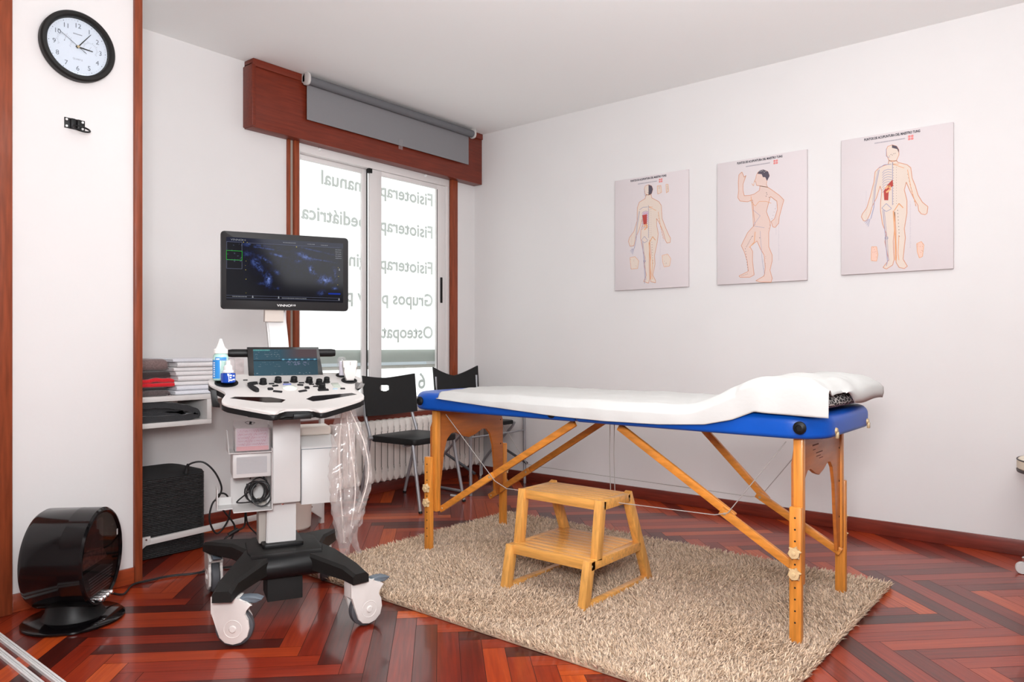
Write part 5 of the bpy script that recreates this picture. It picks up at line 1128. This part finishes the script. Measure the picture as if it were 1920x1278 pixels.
def nz2(nx, ny, s, seed=0):
    r_ = np.random.default_rng(seed); g = r_.normal(size=(max(3, nx//s+3), max(3, ny//s+3))); x = np.linspace(0, g.shape[0]-1.001, nx+1); y = np.linspace(0, g.shape[1]-1.001, ny+1)
    xi, yi = x.astype(int), y.astype(int); fx, fy = (x-xi)[:, None], (y-yi)[None]
    return g[xi][:, yi]*(1-fx)*(1-fy)+g[xi+1][:, yi]*fx*(1-fy)+g[xi][:, yi+1]*(1-fx)*fy+g[xi+1][:, yi+1]*fx*fy
def touch_cols(nx, ny):
    u = np.linspace(0, 1, nx+1)[:, None]; v = np.linspace(0, 1, ny+1)[None]
    c = np.zeros((nx+1, ny+1, 4)); c[..., 3] = 1
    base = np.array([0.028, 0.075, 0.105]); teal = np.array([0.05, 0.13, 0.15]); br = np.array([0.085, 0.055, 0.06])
    c[..., :3] = base*(0.8+0.4*(1-u))[..., None]
    c[..., :3] += ((u < 0.26) & (v > 0.95))[..., None]*np.array([0.05, 0.20, 0.16])
    refl_mask = np.clip((u-0.42)/0.3, 0, 1)*np.clip((v-0.62)/0.1, 0, 1); c[..., :3] = c[..., :3]*(1-refl_mask[..., None])+br*refl_mask[..., None]  # brownish room reflection painted into the upper right of the picture
    rows = (np.abs(((v*13) % 1)-0.5) < 0.16); r_ = nz2(nx, ny, 2, 4); c[..., :3] += (rows & (u > 0.03) & (u < 0.42) & (r_ > 0.55) & (v > 0.3))[..., None]*0.10
    c[..., :3] += ((np.abs(v-0.60) < 0.022) & (u > 0.43))[..., None]*np.array([0.0, 0.07, 0.16])
    for k in range(6): c[..., :3] += (((u-0.46-0.1*k)**2*4+(v-0.60)**2) < 0.0016)[..., None]*np.array([0.12, 0.28, 0.34])
    for q in (0.56, 0.67, 0.82):
        e = ((u-q)/0.055)**2+((v-0.46)/0.10)**2 < 1; c[..., :3] += (e & (nz2(nx, ny, 2, 9) > 0.2))[..., None]*np.array([0.10, 0.08, 0.13])
    c[..., :3] += ((np.abs(v-0.07) < 0.03) & (nz2(nx, ny, 3, 11) > 0.9))[..., None]*0.14
    c[..., :3] *= np.where(np.abs(v-0.565) < 0.014, 0.15, 1)[..., None]
    return c
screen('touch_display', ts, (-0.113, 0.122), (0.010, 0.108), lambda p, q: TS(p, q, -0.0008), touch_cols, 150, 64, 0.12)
# --- monitor arm and monitor
b = BM(); sweepbox(b, [(-0.003, 0.10, 0.90, 0.078, 0.05), (-0.003, 0.125, 0.99, 0.076, 0.045), (-0.006, 0.150, 1.06, 0.076, 0.045), (-0.018, 0.135, 1.14, 0.078, 0.045), (-0.02, 0.11, 1.23, 0.08, 0.05)]); bmesh.ops.bevel(b, geom=b.edges[:], offset=0.006, segments=2, affect='EDGES')
ma = mp('monitor_arm', b, 'whitecool')
b = BM(); sweepbox(b, [(-0.022, 0.128, 1.095, 0.070, 0.05), (-0.022, 0.112, 1.17, 0.070, 0.05)]); mp('arm_joint', b, mat('beige_joint', (0.55, 0.49, 0.44), 0.5), ma)
MX, MZ = 0.0225, 1.2885
b = BM(); prism(b, rrect(0.482, 0.296, 0.012, 5, MX, MZ), lambda p, q, t: (p, t, q), 0.080, 0.108, 0.003); prism(b, rrect(0.36, 0.20, 0.03, 5, MX, MZ), lambda p, q, t: (p, t, q), 0.108, 0.130, 0.006)
mo = mp('monitor', b, 'greyplastic')
def us_cols(nx, ny):
    u = np.linspace(0, 1, nx+1)[:, None]; v = 1-np.linspace(0, 1, ny+1)[None]
    I = np.zeros((nx+1, ny+1))
    bl = [(.17, .25, .035, .035, 0, .35), (.235, .38, .03, .055, -.6, .55), (.275, .47, .018, .05, -.5, .8), (.31, .33, .055, .022, .5, .5), (.345, .66, .022, .085, 0, 1.0), (.30, .72, .03, .02, 0, .3), (.43, .255, .045, .016, .2, .75), (.415, .53, .022, .025, .5, .45), (.42, .79, .02, .02, 0, .3),
          (.28, .145, .11, .010, .1, .5), (.66, .25, .055, .035, .4, .7), (.60, .32, .03, .03, 0, .3), (.715, .46, .018, .055, -.5, .85), (.745, .53, .02, .015, .3, .5), (.835, .62, .048, .055, 0, 1.05), (.93, .53, .012, .09, -.15, .4), (.92, .76, .022, .018, 0, .65), (.805, .84, .028, .03, -.3, .5), (.80, .30, .09, .008, .12, .45), (.72, .135, .14, .010, .18, .35), (.20, .10, .14, .012, .05, .35), (.31, .56, .015, .04, -.2, .35)]
    for cu, cv, su, sv, a, w_ in bl:
        du, dv = (u-cu), (v-cv)*0.54; ca, sa = math.cos(a), math.sin(a); p = du*ca+dv*sa; q = -du*sa+dv*ca
        I += w_*np.exp(-(p/su)**2-(q/(sv*0.54))**2)
    tex = np.clip(0.62+0.42*nz2(nx, ny, 2, 3)+0.38*nz2(nx, ny, 5, 5), 0, 2.2)
    haze = 0.022*np.exp(-((v-0.3)/0.3)**2)*((u > 0.135) & (u < 0.97))
    I = (I*tex+haze*tex)*(u > 0.132)
    I *= 1-0.9*np.exp(-((u-.825)/.06)**2-((v-.44)/.11)**2)
    I *= np.where(v > 0.91, 0, 1)*np.where(v < 0.075, 0, 1)
    c = np.zeros((nx+1, ny+1, 4)); c[..., 3] = 1
    c[..., 0] = 0.0035+0.13*I**1.5; c[..., 1] = 0.0035+0.19*I**1.3; c[..., 2] = 0.006+0.46*I
    top = (v < 0.085)[..., None]*np.ones_like(u)[..., None]; c[..., :3] = np.where(top, np.array([0.008, 0.010, 0.028]), c[..., :3])
    for u0, v0, w_, h_ in ((0.0, .075, .128, .14), (0.0, .225, .128, .13), (0.0, .365, .128, .12)):
        ins = (u > u0) & (u < u0+w_) & (v > v0) & (v < v0+h_); n_ = nz2(nx, ny, 3, int(v0*100)) > 1.1; c[..., :3] += (ins & n_)[..., None]*np.array([0.05, 0.06, 0.10])
    return c
SP = lambda p, q: (p, 0.0795, q)
sc = screen('display', mo, (-0.199, 0.243), (1.174, 1.414), SP, us_cols, 260, 140, 0.1)
SX = lambda u: -0.199+0.442*u
SZ = lambda v: 1.414-0.240*v
def frame(b, u0, v0, u1, v1, w_=0.0009, t=0.0792):
    x0, x1, z0, z1 = SX(u0), SX(u1), SZ(v1), SZ(v0)
    for a0, a1, c0, c1 in ((x0, x1, z0, z0+w_), (x0, x1, z1-w_, z1), (x0, x0+w_, z0, z1), (x1-w_, x1, z0, z1)): poly(b, [(a0, t, c0), (a1, t, c0), (a1, t, c1), (a0, t, c1)])
b = BM(); frame(b, 0.002, .072, .128, .215); frame(b, 0.002, .36, .128, .50)
poly(b, [(SX(.16), .0792, SZ(.080)), (SX(.97), .0792, SZ(.080)), (SX(.97), .0792, SZ(.0765)), (SX(.16), .0792, SZ(.0765))]); poly(b, [(SX(.0), .0792, SZ(.965)), (SX(.97), .0792, SZ(.965)), (SX(.97), .0792, SZ(.962)), (SX(.0), .0792, SZ(.962))]); poly(b, [(SX(.0), .0792, SZ(.925)), (SX(.97), .0792, SZ(.925)), (SX(.97), .0792, SZ(.922)), (SX(.0), .0792, SZ(.922))])
mp('interface_lines', b, emis('ui_grey', (0.30, 0.33, 0.50), 0.55), sc, smooth=False)
b = BM(); frame(b, 0.0, .212, .129, .362, 0.0014, 0.0790); mp('green_frame', b, emis('ui_green', (0.03, 0.55, 0.05), 0.9), sc, smooth=False)
b = BM()
for u_, v_, r_ in ((.16, .37, 1), (.155, .44, .8), (.157, .51, 1.3), (.16, .66, 1.3), (.16, .88, .8), (.955, .41, 1.2), (.957, .56, 1.2), (.95, .70, 1.2), (.14, .07, 1.6), (.585, .10, 1.8), (.17, .07, 1)): poly(b, [(SX(u_)+0.0012*r_*math.cos(a), 0.0791, SZ(v_)+0.0010*r_*math.sin(a)) for a in np.linspace(0, 2*pi, 7)[:-1]])
mp('yellow_marks', b, emis('ui_yellow', (0.75, 0.62, 0.10), 0.8), sc, smooth=False)
b = BM(); join(b, text_bm('VINNO', 0.0105, lambda p, q, t: (SX(0.035)+p, 0.0791, SZ(0.052)+q), scalex=1.25)); join(b, text_bm('E10', 0.0075, lambda p, q, t: (SX(0.128)+p, 0.0791, SZ(0.047)+q), scalex=1.2))
for u_, v0 in ((.215, .955), (.432, .955), (.962, .96), (.965, .46)): poly(b, [(SX(u_)-0.003, 0.0791, SZ(v0)), (SX(u_)+0.003, 0.0791, SZ(v0)), (SX(u_)+0.001, 0.0791, SZ(v0)+0.009), (SX(u_)-0.001, 0.0791, SZ(v0)+0.009)])
r9 = random.Random(9)
for u0, u1, v0 in ((.05, .16, .947), (.46, .67, .952), (.47, .57, .045), (.68, .74, .05), (.80, .86, .055), (.93, .98, .12), (.93, .98, .155), (.93, .98, .19), (.93, .98, .225), (.93, .98, .26)):
    a = u0
    while a < u1: l = r9.uniform(.003, .008); poly(b, [(SX(a), .0791, SZ(v0)), (SX(a+l), .0791, SZ(v0)), (SX(a+l), .0791, SZ(v0-.012)), (SX(a), .0791, SZ(v0-.012))]); a += l+.004
mp('interface_text', b, emis('ui_white', (0.60, 0.62, 0.68), 0.5), sc, smooth=False)
b = BM(); poly(b, [(SX(.865), .0790, SZ(.865)), (SX(.975), .0790, SZ(.865)), (SX(.975), .0790, SZ(.840)), (SX(.865), .0790, SZ(.840))]); mp('blue_bar', b, emis('ui_blue', (0.02, 0.05, 0.42), 0.8), sc, smooth=False)
b = BM(); join(b, text_bm('VINNO', 0.0125, lambda p, q, t: (-0.014+p, 0.0789, 1.1535+q), extrude=0.0, scalex=1.3)); join(b, text_bm('E10', 0.0095, lambda p, q, t: (0.038+p, 0.0789, 1.156+q), scalex=1.3))
mp('logo', b, mat('white_print', (0.85, 0.85, 0.85), 0.5), mo, smooth=False)

# ---------------------------------------------------------------- things carried by the cart
MM = Matrix.Translation((-2.45, 1.61, 0)) @ Matrix.Rotation(R(64), 4, 'Z')
def W(p): return MM @ Vector(p)
def mthing(name, label, cat, loc, group=None):
    p = W(loc); return thing(name, label, cat, p, R(64), group)
# tall gel bottle
def local(root, name, bm, m, **k): return part(root, name, bm, m, world=False, **k)
g = mthing('gel_bottle', 'tall squeeze bottle with pale green gel, blue label and white nozzle on the cart', 'bottle', (-0.226, -0.062, 0.875), 'gel bottles on the cart')
gel = mat('pale_green_gel', (0.50, 0.80, 0.72), 0.18, trans=0.15, coat=0.4)
b = BM(); lathe(b, [(0.022, 0), (0.0265, 0.004), (0.027, 0.02), (0.027, 0.078), (0.025, 0.090), (0.018, 0.099), (0.014, 0.101), (0, 0.101)], seg=40); local(g, 'bottle_body', b, gel)
b = BM(); lathe(b, [(0.020, 0.0965), (0.0245, 0.098), (0.0245, 0.112), (0.017, 0.116), (0.013, 0.124), (0.0065, 0.143), (0.0045, 0.150), (0, 0.151)], seg=32); local(g, 'nozzle_cap', b, mat('bright_white_plastic', (0.88, 0.88, 0.86), 0.4))
def wrap(b, r_, a0, a1, z0, z1, n=16):
    grid(b, [[(r_*math.cos(a0+(a1-a0)*i/n), r_*math.sin(a0+(a1-a0)*i/n), z) for z in (z0, z1)] for i in range(n+1)])
    return b
b = BM(); wrap(b, 0.0273, R(180), R(262), 0.008, 0.074); wrap(b, 0.02735, R(225), R(312), 0.072, 0.084); local(g, 'blue_label', b, mat('blue_label', (0.03, 0.26, 0.66), 0.45))
b = BM()
for k in range(7): wrap(b, 0.0275, R(205), R(222), 0.014+0.008*k, 0.018+0.008*k, 4)
wrap(b, 0.0275, R(232), R(258), 0.075, 0.080, 4); local(g, 'label_print', b, bpy.data.materials['white_print'])
# small blue bottle with a clear cap
g = mthing('spray_bottle', 'small bottle of dark blue liquid with a clear cap on the cart holder', 'bottle', (-0.203, -0.094, 0.8665), 'gel bottles on the cart')
b = BM(); lathe(b, [(0.020, 0), (0.0245, 0.003), (0.025, 0.010), (0.0255, 0.030), (0.0245, 0.036), (0.012, 0.037), (0, 0.037)], seg=40); local(g, 'bottle_body', b, mat('deep_blue_liquid', (0.004, 0.055, 0.38), 0.12, coat=0.6))
b = BM(); lathe(b, [(0.019, 0.0375), (0.019, 0.044), (0.015, 0.047), (0.015, 0.060), (0.0085, 0.066), (0.008, 0.080), (0, 0.081)], seg=28); local(g, 'pump_head', b, bpy.data.materials['bright_white_plastic'])
b = BM(); lathe(b, [(0.0245, 0.036), (0.0250, 0.040), (0.0235, 0.083), (0.021, 0.087), (0, 0.088)], seg=36); local(g, 'clear_cap', b, 'clear')
b = BM(); wrap(b, 0.0259, R(268), R(335), 0.005, 0.033); local(g, 'blue_white_label', b, mat('dark_blue_label', (0.01, 0.07, 0.42), 0.4))
b = BM(); wrap(b, 0.0261, R(270), R(274), 0.005, 0.033, 2)
for k, (a0, a1) in enumerate(((278, 296), (280, 292), (277, 300), (304, 322), (302, 326))): zz = (0.026, 0.018, 0.009, 0.024, 0.011)[k]; wrap(b, 0.0261, R(a0), R(a1), zz, zz+0.005, 6)
local(g, 'label_print', b, bpy.data.materials['white_print'])
# transducer in its holder
g = mthing('ultrasound_probe', 'white curved ultrasound probe standing in the right holder of the cart', 'probe', (0.234, -0.084, 0.866))
b = BM(); prof = [(-0.016, 0.0), (-0.018, 0.012), (-0.020, 0.034), (-0.030, 0.050), (-0.031, 0.076), (-0.026, 0.0775), (0.026, 0.0775), (0.031, 0.074), (0.030, 0.050), (0.020, 0.034), (0.018, 0.012), (0.016, 0)]
prism(b, [(p*0.92, q) for p, q in prof], lambda p, q, t: (p, t, q), -0.012, 0.012, 0.005, 3); local(g, 'probe_body', b, 'white')
b = BM(); box(b, -0.0006, 0.0006, -0.0125, -0.012, 0.060, 0.072); local(g, 'orientation_mark', b, 'greyplastic')
g2 = mthing('ultrasound_probe', 'small clear-headed probe behind the white curved probe on the cart', 'probe', (0.214, -0.030, 0.885))
b = BM(); lathe(b, [(0.012, 0), (0.013, 0.03), (0.016, 0.045), (0.0165, 0.062), (0.013, 0.070), (0, 0.072)], seg=28); local(g2, 'probe_head', b, 'clear')
b = BM(); lathe(b, [(0.009, 0), (0.009, 0.045), (0.011, 0.056), (0, 0.057)], seg=20); local(g2, 'probe_core', b, mat('pale_lilac_plastic', (0.62, 0.60, 0.68), 0.4))
# thermal printer shelf unit
g = mthing('printer', 'white box printer with a grey meshed front on the cart rack under the note box', 'printer', (-0.117, -0.055, 0.516))
b = BM(); box(b, -0.068, 0.066, 0.0, 0.12, 0.0, 0.0905, 0.004); local(g, 'printer_case', b, 'whitecool')
b = BM(); prism(b, rrect(0.106, 0.062, 0.002, 2, -0.002, 0.046), lambda p, q, t: (p, t, q), -0.0004, 0.0006)
for k in range(16): box(b, -0.055, 0.051, -0.0014, 0.0, 0.0165+k*0.0037, 0.0182+k*0.0037)
local(g, 'mesh_front', b, mat('light_grey_mesh', (0.46, 0.45, 0.46), 0.6))
# note box
g = mthing('note_box', 'clear acrylic box holding a pink handwritten note on the cart rack', 'box', (-0.114, -0.055, 0.6125))
b = BM(); t_ = 0.002
box(b, -0.064, 0.062, 0.0, t_, 0, 0.088); box(b, -0.064, 0.062, 0.09, 0.09+t_, 0, 0.106); box(b, -0.064, -0.062, 0, 0.09, 0, 0.088); box(b, 0.060, 0.062, 0, 0.09, 0, 0.088); box(b, -0.064, 0.062, 0, 0.09, 0, t_)
local(g, 'acrylic_case', b, 'clear')
b = BM(); prism(b, rrect(0.112, 0.080, 0.001, 1, -0.002, 0.044), lambda p, q, t: (p, t, q), 0.004, 0.0046); nt_ = local(g, 'handwritten_note', b, mat('lilac_paper', (0.62, 0.52, 0.58), 0.85))
b = BM(); prism(b, rrect(0.112, 0.016, 0.001, 1, -0.002, 0.010), lambda p, q, t: (p, t, q), 0.003, 0.0036); local(nt_, 'pink_band', b, mat('pink_paper', (0.70, 0.36, 0.38), 0.85))
b = BM(); r5 = random.Random(5)
for l in range(5):
    z = 0.074-0.0122*l; pts = []; a = -0.052; ph = r5.uniform(0, 6); gap = 0
    while a < 0.048:
        pts.append((a+0.0009*math.sin(ph*1.9), 0.0034, z+0.0027*math.sin(ph)*(1+0.8*math.sin(ph*0.17+l)))); a += 0.0005; ph += 0.42
        if r5.random() < 0.035 and len(pts) > 5: tube(b, pts, 0.0005, 4); pts = []; a += 0.003
    if len(pts) > 2: tube(b, pts, 0.0005, 4)
local(nt_, 'handwriting', b, mat('red_ink', (0.50, 0.17, 0.25), 0.7))
b = BM(); box(b, -0.062, 0.058, 0.012, 0.085, 0.002, 0.076, 0.001); local(g, 'note_stack', b, mat('white_paper_stack', (0.74, 0.70, 0.69), 0.9))
b = BM(); tube(b, [(-0.022, 0.0885, 0.098), (-0.008, 0.0885, 0.102), (0.004, 0.0885, 0.098), (0.014, 0.0885, 0.096), (0.003, 0.0885, 0.090), (-0.010, 0.0885, 0.091), (-0.022, 0.0885, 0.098)], 0.0007, 5, smooth=4); poly(b, [(-0.007, 0.088, 0.091), (0.003, 0.088, 0.0905), (0.001, 0.088, 0.094), (0.004, 0.088, 0.099), (-0.003, 0.088, 0.1015), (-0.006, 0.088, 0.098)]); local(g, 'black_emblem', b, 'black', smooth=False)
# coiled cable in the tray
r6 = random.Random(6); pts = []
for k in range(150):
    a = k/150*2*pi*7.3; rr_ = 1+0.16*math.sin(a*0.37+1)+0.1*math.sin(a*0.91)
    pts.append((-0.092+0.033*rr_*math.cos(a)+0.010*math.sin(a*0.23), -0.015+0.022*math.sin(a*0.31)+0.010*math.cos(a*1.13), 0.455+0.040*rr_*math.sin(a)*0.96+0.003*math.sin(a*0.5)))
b = BM(); tube(b, [W(p) for p in pts], 0.0028, 7)
tube(b, [W(p) for p in smoothpts([(-0.09, -0.03, 0.425), (-0.13, -0.045, 0.424), (-0.165, -0.05, 0.426), (-0.168, -0.045, 0.431), (-0.14, -0.03, 0.450), (-0.10, -0.02, 0.478)], 6)], 0.0028, 7)
tube(b, [W(p) for p in smoothpts([(-0.06, 0.0, 0.49), (-0.08, 0.01, 0.512), (-0.11, 0.01, 0.512), (-0.12, 0.01, 0.500)], 5)], 0.0025, 7); tube(b, [W((-0.130, -0.02, 0.462)), W((-0.131, -0.02, 0.488))], 0.005, 8)
solo('coiled_cable', b, 'cord', 'black cable coiled up in the lower tray of the cart rack', 'cable')
# clear plastic sleeves hanging from the panel
def sleeve():
    b = BM(); rr_ = random.Random(3)
    def flat(ctrl, ws, seg=22, th=0.012, seed=0):
        P = smoothpts(ctrl, 14); n = len(P); wv = np.interp(np.linspace(0, 1, n), np.linspace(0, 1, len(ws)), ws); rows = []
        for i, p in enumerate(P):
            row = []
            for k in range(seg):
                a = 2*pi*k/seg; w_ = wv[i]/2; wr = 1+0.10*math.sin(5*a+i*0.35+seed)+0.07*math.sin(9*a-i*0.6+seed*2)
                x = p[0]+w_*math.cos(a)*(1+0.06*math.sin(i*0.8+seed+a)); y = p[1]+th*math.sin(a)*wr+0.0040*math.sin(i*0.55+3*a+seed)+0.004*math.sin(8*w_*math.cos(a)*30+i*0.05)
                row.append(b.verts.new(W((x, y, p[2]+0.003*math.sin(4*a+i)))))
            rows.append(row)
        for r0, r1 in zip(rows, rows[1:]):
            for k in range(seg): b.faces.new((r0[k], r0[(k+1) % seg], r1[(k+1) % seg], r1[k]))
    y = -0.10
    flat([(0.212, y, 0.775), (0.205, y, 0.70), (0.205, y, 0.60), (0.200, y, 0.52), (0.200, y, 0.44), (0.205, y, 0.36), (0.208, y, 0.28), (0.214, y, 0.205)], [0.06, 0.075, 0.095, 0.10, 0.088, 0.085, 0.060, 0.030], seed=0.4)
    flat([(0.212, y-0.012, 0.76), (0.222, y-0.014, 0.66), (0.228, y-0.016, 0.56), (0.236, y-0.014, 0.46), (0.240, y-0.01, 0.38), (0.232, y-0.008, 0.30), (0.250, y, 0.245), (0.268, y, 0.205)], [0.04, 0.05, 0.055, 0.06, 0.07, 0.055, 0.026, 0.018], th=0.010, seed=2.0)
    flat([(0.226, y, 0.77), (0.252, y+0.004, 0.70), (0.282, y+0.006, 0.63), (0.300, y+0.006, 0.55), (0.303, y+0.004, 0.47), (0.285, y, 0.41), (0.262, y-0.004, 0.36), (0.262, y, 0.31)], [0.035, 0.040, 0.036, 0.026, 0.026, 0.032, 0.050, 0.030], th=0.009, seed=3.3)
    flat([(0.186, y-0.01, 0.52), (0.178, y-0.012, 0.46), (0.180, y-0.01, 0.40), (0.192, y-0.01, 0.33), (0.205, y-0.008, 0.25)], [0.03, 0.045, 0.045, 0.035, 0.02], th=0.008, seed=5.1)
    o = solo('plastic_sleeve', b, 'film', 'crumpled clear plastic probe sleeves hanging from the right side of the cart', 'plastic cover', ang=80)
    b = BM()
    for c_ in ([(0.205, y, 0.77), (0.19, y-0.005, 0.62), (0.196, y, 0.45), (0.21, y, 0.25)], [(0.215, y, 0.77), (0.232, y-0.01, 0.62), (0.250, y-0.01, 0.45), (0.236, y, 0.31)], [(0.228, y, 0.76), (0.285, y, 0.63), (0.303, y, 0.50), (0.264, y, 0.36)]):
        tube(b, [W(p) for p in smoothpts(c_, 10)], 0.0024, 6)
    b.transform(Matrix.Translation(-o.location)); k = finish(b, 'inner_cable', mat('milky_cable', (0.78, 0.70, 0.66), 0.5)); k.parent = o
sleeve()
